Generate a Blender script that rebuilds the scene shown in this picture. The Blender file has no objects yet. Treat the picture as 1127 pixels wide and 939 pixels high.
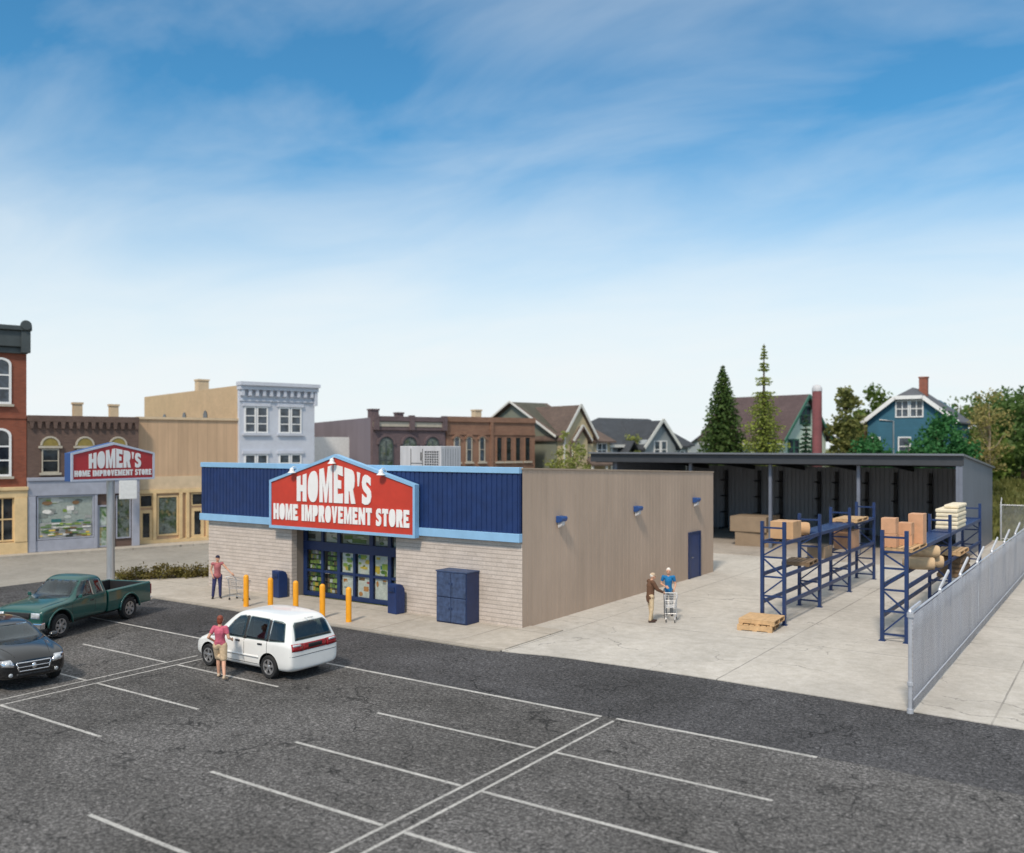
import bpy, bmesh, math, random
from mathutils import Vector, Matrix, geometry
from mathutils.bvhtree import BVHTree
R = math.radians
scene = bpy.context.scene
col = scene.collection
random.seed(11)

# ------------------------------------------------------------------ materials
def _new(name):
    m = bpy.data.materials.new(name); m.use_nodes = True
    nt = m.node_tree
    b = nt.nodes['Principled BSDF']
    return m, nt, b
def N(nt, t, **k):
    n = nt.nodes.new(t)
    for a, v in k.items(): setattr(n, a, v)
    return n
def L(nt, a, b): nt.links.new(a, b)
def rgb(c): return (c[0], c[1], c[2], 1)
def coords(nt, scale=(1,1,1)):
    tc = N(nt, 'ShaderNodeTexCoord'); mp = N(nt, 'ShaderNodeMapping')
    mp.inputs['Scale'].default_value = scale
    L(nt, tc.outputs['Object'], mp.inputs['Vector'])
    return mp.outputs['Vector']
def noise(nt, vec, scale, detail=4, rough=.55, dist=0):
    n = N(nt, 'ShaderNodeTexNoise'); n.inputs['Scale'].default_value = scale
    n.inputs['Detail'].default_value = detail; n.inputs['Roughness'].default_value = rough
    n.inputs['Distortion'].default_value = dist
    L(nt, vec, n.inputs['Vector']); return n.outputs['Fac']
def ramp(nt, fac, stops):
    r = N(nt, 'ShaderNodeValToRGB')
    el = r.color_ramp.elements
    while len(el) < len(stops): el.new(.5)
    for e, (p, c) in zip(el, stops):
        e.position = p; e.color = rgb(c) if hasattr(c, '__len__') else (c, c, c, 1)
    L(nt, fac, r.inputs['Fac']); return r.outputs['Color']
def mix(nt, fac, a, b, mode='MIX'):
    n = N(nt, 'ShaderNodeMix', data_type='RGBA', blend_type=mode)
    for sock, v in ((n.inputs[0], fac), (n.inputs[6], a), (n.inputs[7], b)):
        if hasattr(v, 'is_linked'): L(nt, v, sock)
        elif hasattr(v, '__len__'): sock.default_value = rgb(v)
        else: sock.default_value = v
    return n.outputs[2]
def math_(nt, op, a, b=0.0, c=None):
    n = N(nt, 'ShaderNodeMath', operation=op)
    for i, v in enumerate((a, b) if c is None else (a, b, c)):
        if hasattr(v, 'is_linked'): L(nt, v, n.inputs[i])
        else: n.inputs[i].default_value = v
    return n.outputs[0]
def bump(nt, b, h, strength=.3, dist=.02):
    n = N(nt, 'ShaderNodeBump'); n.inputs['Strength'].default_value = strength
    n.inputs['Distance'].default_value = dist
    L(nt, h, n.inputs['Height']); L(nt, n.outputs['Normal'], b.inputs['Normal'])
def plain(name, c, rough=.6, metal=0, var=.18, scale=3.0, bmp=0, coat=0, spec=.5, streak=False):
    """base colour mottled by two octaves of noise: every paint, metal and plastic here"""
    m, nt, b = _new(name)
    v = coords(nt, (1, 1, .18) if streak else (1, 1, 1))
    f = noise(nt, v, scale, 6, .6)
    d = tuple(x*(1-var) for x in c); l = tuple(min(1, x*(1+var)) for x in c)
    L(nt, ramp(nt, f, [(.32, d), (.68, l)]), b.inputs['Base Color'])
    b.inputs['Roughness'].default_value = rough; b.inputs['Metallic'].default_value = metal
    b.inputs['Coat Weight'].default_value = coat*.7; b.inputs['Specular IOR Level'].default_value = spec
    if bmp: bump(nt, b, noise(nt, v, scale*12, 4), bmp, .01)
    return m
def paint(name, c, rough=.3):
    m = plain(name, c, rough, 0, .05, 1.5, coat=.8)
    m.node_tree.nodes['Principled BSDF'].inputs['Coat Roughness'].default_value = .05; m.node_tree.nodes['Principled BSDF'].inputs['Coat IOR'].default_value = 1.75
    return m
def brick(name, c1, c2, mortar, w=.4, h=.12, msize=.012, rough=.85, bmp=.5, axis='xz', dirt=.25):
    m, nt, b = _new(name)
    tc = N(nt, 'ShaderNodeTexCoord'); sp = N(nt, 'ShaderNodeSeparateXYZ'); cb = N(nt, 'ShaderNodeCombineXYZ')
    L(nt, tc.outputs['Object'], sp.inputs[0])
    L(nt, math_(nt, 'ADD', sp.outputs['X'], sp.outputs['Y']), cb.inputs['X']); L(nt, sp.outputs['Z'], cb.inputs['Y'])
    bt = N(nt, 'ShaderNodeTexBrick')
    L(nt, cb.outputs[0], bt.inputs['Vector'])
    bt.inputs['Scale'].default_value = 1; bt.inputs['Brick Width'].default_value = w; bt.inputs['Row Height'].default_value = h
    bt.inputs['Mortar Size'].default_value = msize; bt.inputs['Mortar Smooth'].default_value = .3; bt.inputs['Bias'].default_value = 0
    bt.inputs['Color1'].default_value = rgb(c1); bt.inputs['Color2'].default_value = rgb(c2); bt.inputs['Mortar'].default_value = rgb(mortar)
    v = coords(nt)
    f = ramp(nt, noise(nt, v, .9, 6, .65), [(.3, 1-dirt), (.7, 1+dirt*.4)])
    c = mix(nt, 1.0, bt.outputs['Color'], f, 'MULTIPLY')
    L(nt, c, b.inputs['Base Color']); b.inputs['Roughness'].default_value = rough
    inv = math_(nt, 'SUBTRACT', 1.0, bt.outputs['Fac'])
    h2 = math_(nt, 'ADD', inv, math_(nt, 'MULTIPLY', noise(nt, v, 30, 3), .4))
    bump(nt, b, h2, bmp, .012)
    return m
def blockwork(name, c1, c2, w=.42, h=.145):
    m, nt, b = _new(name)
    tc = N(nt, 'ShaderNodeTexCoord'); sp = N(nt, 'ShaderNodeSeparateXYZ'); cb = N(nt, 'ShaderNodeCombineXYZ')
    L(nt, tc.outputs['Object'], sp.inputs[0]); L(nt, sp.outputs['X'], cb.inputs['X']); L(nt, sp.outputs['Z'], cb.inputs['Y'])
    bt = N(nt, 'ShaderNodeTexBrick'); L(nt, cb.outputs[0], bt.inputs['Vector'])
    for k, val in (('Scale', 1), ('Brick Width', w), ('Row Height', h), ('Mortar Size', .008), ('Mortar Smooth', .5), ('Bias', 0)): bt.inputs[k].default_value = val
    bt.inputs['Color1'].default_value = rgb(c1); bt.inputs['Color2'].default_value = rgb(c2); bt.inputs['Mortar'].default_value = rgb(tuple(x*.86 for x in c2))
    v = coords(nt); wob = math_(nt, 'MULTIPLY', noise(nt, v, 3, 4), .012)
    q = math_(nt, 'FRACT', math_(nt, 'MULTIPLY', math_(nt, 'ADD', sp.outputs['Z'], wob), 1/h))
    bed = math_(nt, 'LESS_THAN', q, .17)
    f = ramp(nt, noise(nt, v, 1.3, 7, .7), [(.3, .84), (.7, 1.08)]); g = ramp(nt, noise(nt, coords(nt, (1, 1, 2.5)), 13, 4, .75), [(.32, .80), (.68, 1.14)])
    c = mix(nt, 1.0, mix(nt, 1.0, bt.outputs['Color'], f, 'MULTIPLY'), g, 'MULTIPLY')
    c = mix(nt, math_(nt, 'MULTIPLY', bed, .42), c, tuple(x*.45 for x in c2))
    L(nt, c, b.inputs['Base Color']); b.inputs['Roughness'].default_value = .9
    bump(nt, b, math_(nt, 'ADD', math_(nt, 'SUBTRACT', 1.0, bed), math_(nt, 'MULTIPLY', noise(nt, v, 22, 4), .8)), .7, .012)
    return m
def siding(name, c, pitch=.3, axis='Y', var=.12, rough=.7, depth=.5, groove=.55, streaky=True, width=.06):
    """boards or ribs: thin grooves every `pitch` metres along one axis, weather streaks down the face"""
    m, nt, b = _new(name)
    tc = N(nt, 'ShaderNodeTexCoord'); sp = N(nt, 'ShaderNodeSeparateXYZ')
    L(nt, tc.outputs['Object'], sp.inputs[0])
    fr = math_(nt, 'FRACT', math_(nt, 'MULTIPLY', sp.outputs[axis], 1/pitch))
    g = math_(nt, 'LESS_THAN', fr, width)
    cell = math_(nt, 'FLOOR', math_(nt, 'MULTIPLY', sp.outputs[axis], 1/pitch))
    wn = N(nt, 'ShaderNodeTexWhiteNoise', noise_dimensions='1D'); L(nt, cell, wn.inputs['W'])
    v = coords(nt, (2.2, 2.2, .12)) if streaky else coords(nt)
    f = noise(nt, v, 1.6, 7, .65)
    d = tuple(x*(1-var) for x in c); l = tuple(min(1, x*(1+var)) for x in c)
    base = ramp(nt, f, [(.3, d), (.7, l)])
    base = mix(nt, 1.0, base, ramp(nt, noise(nt, coords(nt, (1, 1, .45)), .55, 5, .6, .3), [(.32, .90), (.66, 1.05)]), 'MULTIPLY')
    base = mix(nt, 1.0, base, ramp(nt, wn.outputs['Value'], [(0, 1-var*.35), (1, 1+var*.3)]), 'MULTIPLY')
    base = mix(nt, math_(nt, 'MULTIPLY', g, groove), base, tuple(x*.45 for x in c))
    L(nt, base, b.inputs['Base Color']); b.inputs['Roughness'].default_value = rough
    bump(nt, b, math_(nt, 'SUBTRACT', 1.0, g), depth, .01)
    return m

def asphalt(name, c, seed=0.0):
    """worn asphalt: salt-and-pepper stone, faded and tarry patches, two nets of fine cracks, a few oil drips"""
    m, nt, b = _new(name)
    v = coords(nt)
    fine = noise(nt, v, 15, 4, .9); mid = noise(nt, v, 2.0, 7, .7); big = noise(nt, v, .17, 4, .6, .8)
    stone = noise(nt, v, 24, 2, .6); speck = noise(nt, v, 9, 4, .85)
    base = ramp(nt, fine, [(.36, tuple(x*.28 for x in c)), (.5, c), (.63, tuple(x*2.3 for x in c))])
    base = mix(nt, 1.0, base, ramp(nt, speck, [(.36, .48), (.5, 1.0), (.64, 1.65)]), 'MULTIPLY')
    base = mix(nt, 1.0, base, ramp(nt, mid, [(.3, .74), (.7, 1.22)]), 'MULTIPLY')
    base = mix(nt, 1.0, base, ramp(nt, big, [(.35, (.70, .69, .67)), (.65, (1.24, 1.23, 1.22))]), 'MULTIPLY')
    base = mix(nt, ramp(nt, stone, [(.66, 0.0), (.70, .65)]), base, (.30, .29, .28))
    oil = ramp(nt, noise(nt, v, .75, 3, .55, .5), [(.66, 0.0), (.74, .55)])
    base = mix(nt, oil, base, tuple(x*.35 for x in c))
    nz = N(nt, 'ShaderNodeTexNoise'); nz.inputs['Scale'].default_value = 1.3; nz.inputs['Detail'].default_value = 6; L(nt, v, nz.inputs['Vector'])
    ad = N(nt, 'ShaderNodeVectorMath', operation='MULTIPLY_ADD'); L(nt, nz.outputs['Color'], ad.inputs[0]); ad.inputs[1].default_value = (1.7, 1.7, 0); L(nt, v, ad.inputs[2])
    for sc, th, g0, k0 in ((.46, .0075, .46, .8), (1.25, .012, .53, .6)):
        vo = N(nt, 'ShaderNodeTexVoronoi', feature='DISTANCE_TO_EDGE'); vo.inputs['Scale'].default_value = sc; L(nt, ad.outputs[0], vo.inputs['Vector'])
        gate = ramp(nt, noise(nt, v, .55*sc+.2, 4), [(g0, 0.0), (g0+.05, 1.0)])
        base = mix(nt, math_(nt, 'MULTIPLY', math_(nt, 'MULTIPLY', math_(nt, 'LESS_THAN', vo.outputs['Distance'], th), gate), k0), base, tuple(x*.16 for x in c))
    L(nt, base, b.inputs['Base Color']); b.inputs['Roughness'].default_value = .88
    b.inputs['Specular IOR Level'].default_value = .3
    bump(nt, b, fine, .6, .012)
    return m
def concrete(name, c, joint=5.2, off=(0, 0), stain=.3, cracks=True):
    m, nt, b = _new(name)
    v = coords(nt)
    a = noise(nt, v, .35, 6, .62, .4); f = noise(nt, v, 3.0, 7, .7); g = noise(nt, v, 22, 4, .7)
    base = ramp(nt, a, [(.3, tuple(x*(1-stain) for x in c)), (.55, c), (.75, tuple(min(1, x*1.12) for x in c))])
    base = mix(nt, 1.0, base, ramp(nt, f, [(.3, (.84, .83, .8)), (.65, (1.05, 1.05, 1.05))]), 'MULTIPLY')
    base = mix(nt, 1.0, base, ramp(nt, g, [(.3, .9), (.65, 1.06)]), 'MULTIPLY')
    # dark specks and oil spots
    s = ramp(nt, noise(nt, v, 1.7, 2, .5), [(.74, 0.0), (.78, .5)])
    base = mix(nt, s, base, tuple(x*.35 for x in c))
    hgt = g
    if joint:
        sp = N(nt, 'ShaderNodeSeparateXYZ'); tc = N(nt, 'ShaderNodeTexCoord'); L(nt, tc.outputs['Object'], sp.inputs[0])
        tot = None
        for ax, o in (('X', off[0]), ('Y', off[1])):
            wob = math_(nt, 'MULTIPLY', noise(nt, v, 1.2, 3), .05)
            q = math_(nt, 'FRACT', math_(nt, 'MULTIPLY', math_(nt, 'ADD', math_(nt, 'ADD', sp.outputs[ax], o), wob), 1/joint))
            l = math_(nt, 'LESS_THAN', q, .045/joint)
            tot = l if tot is None else math_(nt, 'MAXIMUM', tot, l)
        gate = ramp(nt, noise(nt, v, .5, 3), [(.35, .3), (.6, .8)])
        base = mix(nt, math_(nt, 'MULTIPLY', tot, gate), base, tuple(x*.38 for x in c))
        hgt = math_(nt, 'SUBTRACT', g, tot)
    if cracks:
        nz = N(nt, 'ShaderNodeTexNoise'); nz.inputs['Scale'].default_value = .8; nz.inputs['Detail'].default_value = 5
        L(nt, v, nz.inputs['Vector'])
        ad = N(nt, 'ShaderNodeVectorMath', operation='MULTIPLY_ADD'); L(nt, nz.outputs['Color'], ad.inputs[0])
        ad.inputs[1].default_value = (2.0, 2.0, 0); L(nt, v, ad.inputs[2])
        vo = N(nt, 'ShaderNodeTexVoronoi', feature='DISTANCE_TO_EDGE'); vo.inputs['Scale'].default_value = .23
        L(nt, ad.outputs[0], vo.inputs['Vector'])
        k = math_(nt, 'MULTIPLY', math_(nt, 'LESS_THAN', vo.outputs['Distance'], .0035), math_(nt, 'GREATER_THAN', noise(nt, v, .4, 2), .5))
        base = mix(nt, math_(nt, 'MULTIPLY', k, .6), base, tuple(x*.4 for x in c))
    L(nt, base, b.inputs['Base Color']); b.inputs['Roughness'].default_value = .9
    b.inputs['Specular IOR Level'].default_value = .25
    bump(nt, b, hgt, .2, .01)
    return m
def leafmat(name, c1, c2, c3=None):
    m, nt, b = _new(name)
    v = coords(nt)
    f = noise(nt, v, 1.1, 3, .6); g = noise(nt, v, 9, 2)
    base = ramp(nt, f, [(.3, c1), (.55, c2), (.75, c3 or c2)])
    base = mix(nt, 1.0, base, ramp(nt, g, [(.3, .7), (.7, 1.35)]), 'MULTIPLY')
    L(nt, base, b.inputs['Base Color']); b.inputs['Roughness'].default_value = .6
    b.inputs['Specular IOR Level'].default_value = .25
    tr = N(nt, 'ShaderNodeBsdfTranslucent'); L(nt, base, tr.inputs['Color'])
    mx = N(nt, 'ShaderNodeMixShader'); mx.inputs[0].default_value = .36
    out = nt.nodes['Material Output']
    L(nt, b.outputs[0], mx.inputs[1]); L(nt, tr.outputs[0], mx.inputs[2]); L(nt, mx.outputs[0], out.inputs['Surface'])
    return m
def glassdark(name, c=(.02, .025, .03), rough=.05):
    m, nt, b = _new(name)
    v = coords(nt)
    L(nt, ramp(nt, noise(nt, v, 2.0, 4), [(.35, tuple(x*.5 for x in c)), (.7, tuple(x*1.8 for x in c))]), b.inputs['Base Color'])
    b.inputs['Roughness'].default_value = rough; b.inputs['Specular IOR Level'].default_value = .6
    return m
def display(name, pale, green, warm, dark, scale=1.0, rough=.15, shelves=0.0, amount=.5):
    """printed window display seen through the pane: soft patches of goods, greenery and pale posters, shelf lines"""
    m, nt, b = _new(name)
    v = coords(nt)
    f1 = noise(nt, v, 1.3*scale, 4, .6, .3)
    v2 = coords(nt, (1, 1, 1.6)); f2 = noise(nt, v2, 3.1*scale, 5, .65); f3 = noise(nt, coords(nt, (1.3, 1.3, .8)), 2.1*scale, 3, .5); f4 = noise(nt, v, 7*scale, 4, .7)
    c = mix(nt, ramp(nt, f1, [(.40+.12*(1-amount), 0.0), (.54+.12*(1-amount), 1.0)]), pale, green)
    c = mix(nt, ramp(nt, f3, [(.58, 0.0), (.66, .85)]), c, warm)
    c = mix(nt, ramp(nt, f2, [(.52, 0.0), (.66, .8)]), c, dark)
    c = mix(nt, 1.0, c, ramp(nt, f4, [(.3, .6), (.7, 1.25)]), 'MULTIPLY')
    if shelves:
        sp = N(nt, 'ShaderNodeSeparateXYZ'); tc = N(nt, 'ShaderNodeTexCoord'); L(nt, tc.outputs['Object'], sp.inputs[0])
        q = math_(nt, 'FRACT', math_(nt, 'MULTIPLY', math_(nt, 'ADD', sp.outputs['Z'], math_(nt, 'MULTIPLY', sp.outputs['X'], .12)), 1/shelves))
        c = mix(nt, math_(nt, 'MULTIPLY', math_(nt, 'LESS_THAN', q, .4), .75), c, dark)
    L(nt, c, b.inputs['Base Color']); b.inputs['Roughness'].default_value = rough
    return m
def clearglass(name, tint=(.72,.76,.76), base=.05):
    m, nt, b = _new(name)
    v = coords(nt); L(nt, ramp(nt, noise(nt, v, 2.5, 3), [(.3, tuple(x*.93 for x in tint)), (.7, tint)]), b.inputs['Base Color'])
    tr = N(nt, 'ShaderNodeBsdfTransparent'); tr.inputs['Color'].default_value = rgb(tint)
    gl = N(nt, 'ShaderNodeBsdfGlossy'); gl.inputs['Roughness'].default_value = .03; gl.inputs['Color'].default_value = (.9,.92,.95,1)
    fr = N(nt, 'ShaderNodeLayerWeight'); fr.inputs['Blend'].default_value = .5
    mx = N(nt, 'ShaderNodeMixShader'); L(nt, math_(nt, 'ADD', math_(nt, 'MULTIPLY', math_(nt, 'POWER', fr.outputs['Facing'], 4.0), .8), base), mx.inputs[0])
    L(nt, tr.outputs[0], mx.inputs[1]); L(nt, gl.outputs[0], mx.inputs[2]); L(nt, mx.outputs[0], nt.nodes['Material Output'].inputs['Surface'])
    return m
def meshwire(name, c, pitch, fill, solid=0.0):
    """chain link: diamond wires, see-through between them"""
    m, nt, b = _new(name)
    tc = N(nt, 'ShaderNodeTexCoord'); sp = N(nt, 'ShaderNodeSeparateXYZ'); L(nt, tc.outputs['Object'], sp.inputs[0])
    a = math_(nt, 'ADD', sp.outputs['X'], sp.outputs['Y'])
    p = math_(nt, 'FRACT', math_(nt, 'MULTIPLY', math_(nt, 'ADD', a, sp.outputs['Z']), 1/pitch))
    q = math_(nt, 'FRACT', math_(nt, 'MULTIPLY', math_(nt, 'SUBTRACT', a, sp.outputs['Z']), 1/pitch))
    k = math_(nt, 'MAXIMUM', math_(nt, 'LESS_THAN', p, fill), math_(nt, 'LESS_THAN', q, fill))
    if solid: k = math_(nt, 'MAXIMUM', k, solid)
    v = coords(nt, (1.2, 1.2, .25))
    L(nt, ramp(nt, noise(nt, v, 1.4, 6, .65), [(.3, tuple(x*.82 for x in c)), (.7, tuple(x*1.12 for x in c))]), b.inputs['Base Color'])
    b.inputs['Roughness'].default_value = .55; b.inputs['Metallic'].default_value = .2
    tr = N(nt, 'ShaderNodeBsdfTransparent'); mx = N(nt, 'ShaderNodeMixShader')
    L(nt, k, mx.inputs[0]); L(nt, tr.outputs[0], mx.inputs[1]); L(nt, b.outputs[0], mx.inputs[2])
    L(nt, mx.outputs[0], nt.nodes['Material Output'].inputs['Surface'])
    return m

# ------------------------------------------------------------------ mesh helpers
class MB:
    def __init__(s): s.v = []; s.f = []; s.m = []
    def add(s, vs, fs, mi=0):
        o = len(s.v); s.v += [tuple(p) for p in vs]
        for f in fs: s.f.append(tuple(i+o for i in f)); s.m.append(mi)
        return s
    def box(s, x0, y0, z0, x1, y1, z1, mi=0):
        vs = [(x0,y0,z0),(x1,y0,z0),(x1,y1,z0),(x0,y1,z0),(x0,y0,z1),(x1,y0,z1),(x1,y1,z1),(x0,y1,z1)]
        return s.add(vs, [(0,3,2,1),(4,5,6,7),(0,1,5,4),(1,2,6,5),(2,3,7,6),(3,0,4,7)], mi)
    def obox(s, c, half, rot, mi=0):
        """box turned about z by rot, centre c"""
        M = Matrix.Rotation(rot, 3, 'Z'); vs = []
        for dz in (-1, 1):
            for dx, dy in ((-1,-1),(1,-1),(1,1),(-1,1)):
                p = M @ Vector((dx*half[0], dy*half[1], 0)); vs.append((c[0]+p.x, c[1]+p.y, c[2]+dz*half[2]))
        return s.add(vs, [(0,3,2,1),(4,5,6,7),(0,1,5,4),(1,2,6,5),(2,3,7,6),(3,0,4,7)], mi)
    def bar(s, p, q, w, h=None, mi=0):
        """rectangular bar between two points"""
        p = Vector(p); q = Vector(q); h = h or w; d = (q-p).normalized()
        up = Vector((0,0,1)) if abs(d.z) < .95 else Vector((1,0,0))
        a = d.cross(up).normalized()*(w/2); b = d.cross(a).normalized()*(h/2)
        vs = [p-a-b,p+a-b,p+a+b,p-a+b,q-a-b,q+a-b,q+a+b,q-a+b]
        return s.add(vs, [(0,3,2,1),(4,5,6,7),(0,1,5,4),(1,2,6,5),(2,3,7,6),(3,0,4,7)], mi)
    def tube(s, pts, rad, seg=8, mi=0, cap=True):
        pts = [Vector(p) for p in pts]; n = len(pts)
        rads = rad if hasattr(rad, '__len__') else [rad]*n
        vs = []; prev = None
        for i, p in enumerate(pts):
            d = (pts[min(i+1,n-1)]-pts[max(i-1,0)]).normalized()
            if prev is None:
                up = Vector((0,0,1)) if abs(d.z) < .9 else Vector((1,0,0)); a = d.cross(up).normalized()
            else: a = (prev - d*prev.dot(d)).normalized()
            prev = a; b = d.cross(a)
            for k in range(seg):
                t = 2*math.pi*k/seg; vs.append(p + (a*math.cos(t)+b*math.sin(t))*rads[i])
        fs = [(i*seg+k, i*seg+(k+1)%seg, (i+1)*seg+(k+1)%seg, (i+1)*seg+k) for i in range(n-1) for k in range(seg)]
        if cap: fs += [tuple(range(seg))[::-1], tuple((n-1)*seg+k for k in range(seg))]
        return s.add(vs, fs, mi)
    def lathe(s, prof, c=(0,0,0), seg=20, axis='z', mi=0):
        vs = []; n = len(prof)
        for r, h in prof:
            for k in range(seg):
                t = 2*math.pi*k/seg; a, b = r*math.cos(t), r*math.sin(t)
                p = (a,b,h) if axis == 'z' else ((a,h,b) if axis == 'y' else (h,a,b))
                vs.append((c[0]+p[0], c[1]+p[1], c[2]+p[2]))
        fs = [(i*seg+k, i*seg+(k+1)%seg, (i+1)*seg+(k+1)%seg, (i+1)*seg+k) for i in range(n-1) for k in range(seg)]
        fs += [tuple(range(seg))[::-1], tuple((n-1)*seg+k for k in range(seg))]
        return s.add(vs, fs, mi)
    def ell(s, c, r, su=12, sv=8, mi=0):
        prof = [(max(1e-4, math.cos(-math.pi/2+math.pi*i/sv)), math.sin(-math.pi/2+math.pi*i/sv)) for i in range(sv+1)]
        vs = []
        for a, h in prof:
            for k in range(su):
                t = 2*math.pi*k/su; vs.append((c[0]+r[0]*a*math.cos(t), c[1]+r[1]*a*math.sin(t), c[2]+r[2]*h))
        fs = [(i*su+k, i*su+(k+1)%su, (i+1)*su+(k+1)%su, (i+1)*su+k) for i in range(sv) for k in range(su)]
        return s.add(vs, fs, mi)
    def prism(s, poly, a, b, axis='y', mi=0):
        """extrude a 2D outline: axis y -> (x,z), x -> (y,z), z -> (x,y)"""
        n = len(poly)
        def P(p, t): return (p[0], t, p[1]) if axis == 'y' else ((t, p[0], p[1]) if axis == 'x' else (p[0], p[1], t))
        vs = [P(p, a) for p in poly] + [P(p, b) for p in poly]
        fs = [tuple(range(n)), tuple(range(2*n-1, n-1, -1))] + [(i, i+n, (i+1)%n+n, (i+1)%n) for i in range(n)]
        return s.add(vs, fs, mi)
    def quad(s, *p, mi=0): return s.add(p, [tuple(range(len(p)))], mi)
    def build(s, name, mat, parent=None, smooth=False, bevel=0, loc=None, rotz=None, auto=None):
        me = bpy.data.meshes.new(name); me.from_pydata([tuple(v) for v in s.v], [], s.f)
        for m in (mat if isinstance(mat, (list, tuple)) else [mat]): me.materials.append(m)
        for p, i in zip(me.polygons, s.m): p.material_index = i; p.use_smooth = smooth
        bm = bmesh.new(); bm.from_mesh(me); bmesh.ops.recalc_face_normals(bm, faces=bm.faces); bm.to_mesh(me); bm.free()
        if smooth and auto: me.set_sharp_from_angle(angle=R(auto))
        return link(me, name, parent, bevel, loc, rotz)
def link(me, name, parent=None, bevel=0, loc=None, rotz=None):
    o = bpy.data.objects.new(name, me); col.objects.link(o)
    if parent: o.parent = parent
    if loc: o.location = loc
    if rotz is not None: o.rotation_euler = (0, 0, rotz)
    if bevel:
        bv = o.modifiers.new('bevel', 'BEVEL'); bv.width = bevel; bv.segments = 2; bv.limit_method = 'ANGLE'
    return o
def tag(o, label, cat, group=None, kind=None):
    o['label'] = label; o['category'] = cat
    if group: o['group'] = group
    if kind: o['kind'] = kind
    return o
def thing(name, label, cat, loc=(0,0,0), rotz=0, group=None):
    o = bpy.data.objects.new(name, None); col.objects.link(o)
    o.location = loc; o.rotation_euler = (0, 0, rotz); o.empty_display_size = .2
    return tag(o, label, cat, group)
def struct(name, mb, mat, **k):
    o = mb.build(name, mat, **k); o['kind'] = 'structure'; return o
def copy_tree(o, parent=None):
    c = o.copy(); col.objects.link(c); c.parent = parent
    for ch in list(o.children): copy_tree(ch, c)
    return c
def baked(mb, mods, mat, smooth=True):
    """apply modifiers through the depsgraph, give back a plain mesh"""
    o = mb.build('tmp', mat)
    for t, kw in mods:
        md = o.modifiers.new(t, t)
        for a, v in kw.items(): setattr(md, a, v)
    dg = bpy.context.evaluated_depsgraph_get()
    me = bpy.data.meshes.new_from_object(o.evaluated_get(dg))
    old = o.data; bpy.data.objects.remove(o); bpy.data.meshes.remove(old)
    for p in me.polygons: p.use_smooth = smooth
    return me

# glyphs: heavy poster capitals on a unit square, outline(s) first, counters after
def _el(cx, cy, rx, ry, n=22, e=2.4):
    o = []
    for k in range(n):
        t = 2*math.pi*k/n; c, s_ = math.cos(t), math.sin(t)
        o.append((cx+rx*math.copysign(abs(c)**(2/e), c), cy+ry*math.copysign(abs(s_)**(2/e), s_)))
    return o
GLY = {
 'H': [[(0,0),(.39,0),(.39,.38),(.61,.38),(.61,0),(1,0),(1,1),(.61,1),(.61,.62),(.39,.62),(.39,1),(0,1)]],
 'O': [_el(.5,.5,.5,.51), _el(.5,.5,.12,.27)],
 'M': [[(0,0),(.26,0),(.26,.60),(.42,0),(.58,0),(.74,.60),(.74,0),(1,0),(1,1),(.67,1),(.5,.42),(.33,1),(0,1)]],
 'E': [[(0,0),(.97,0),(1,.27),(.42,.24),(.42,.39),(.80,.39),(.80,.61),(.42,.61),(.42,.76),(.98,.74),(.95,1),(0,1)]],
 'R': [[(0,0),(.40,0),(.40,.36),(.48,.36),(.62,0),(1.03,0),(.80,.42),(.92,.52),(.97,.68),(.94,.85),(.84,.96),(.66,1),(0,1)], [(.40,.57),(.52,.58),(.59,.63),(.6,.7),(.56,.77),(.40,.79)]],
 'P': [[(0,0),(.40,0),(.40,.34),(.62,.34),(.82,.39),(.94,.52),(.98,.67),(.94,.85),(.84,.96),(.66,1),(0,1)], [(.4,.55),(.52,.56),(.59,.61),(.6,.69),(.56,.77),(.4,.79)]],
 'S': [[(.02,.04),(.30,-.01),(.66,0),(.90,.1),(1,.28),(.95,.46),(.8,.56),(.48,.65),(.44,.71),(.5,.77),(.66,.76),(.93,.68),(.92,.95),(.6,1.01),(.32,1),(.1,.9),(.01,.72),(.07,.54),(.24,.44),(.54,.35),(.56,.28),(.48,.23),(.34,.24),(.03,.34)]],
 "'": [[(.3,.56),(.62,.56),(1,1),(.1,1)]],
 'I': [[(0,0),(1,0),(1,1),(0,1)]],
 'V': [[(.32,0),(.66,0),(1,1),(.62,1),(.5,.40),(.38,1),(0,1)]],
 'N': [[(0,0),(.32,0),(.32,.52),(.66,0),(1,0),(1,1),(.68,1),(.68,.50),(.34,1),(0,1)]],
 'T': [[(.29,0),(.71,0),(.71,.75),(1,.72),(1,1),(0,1),(0,.72),(.29,.75)]],
}
ADV = {'H':.98,'O':1.0,'M':1.25,'E':.88,'R':.98,'P':.92,'S':.86,"'":.34,'I':.46,'V':.96,'N':1.05,'T':.92,' ':.42}
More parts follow.
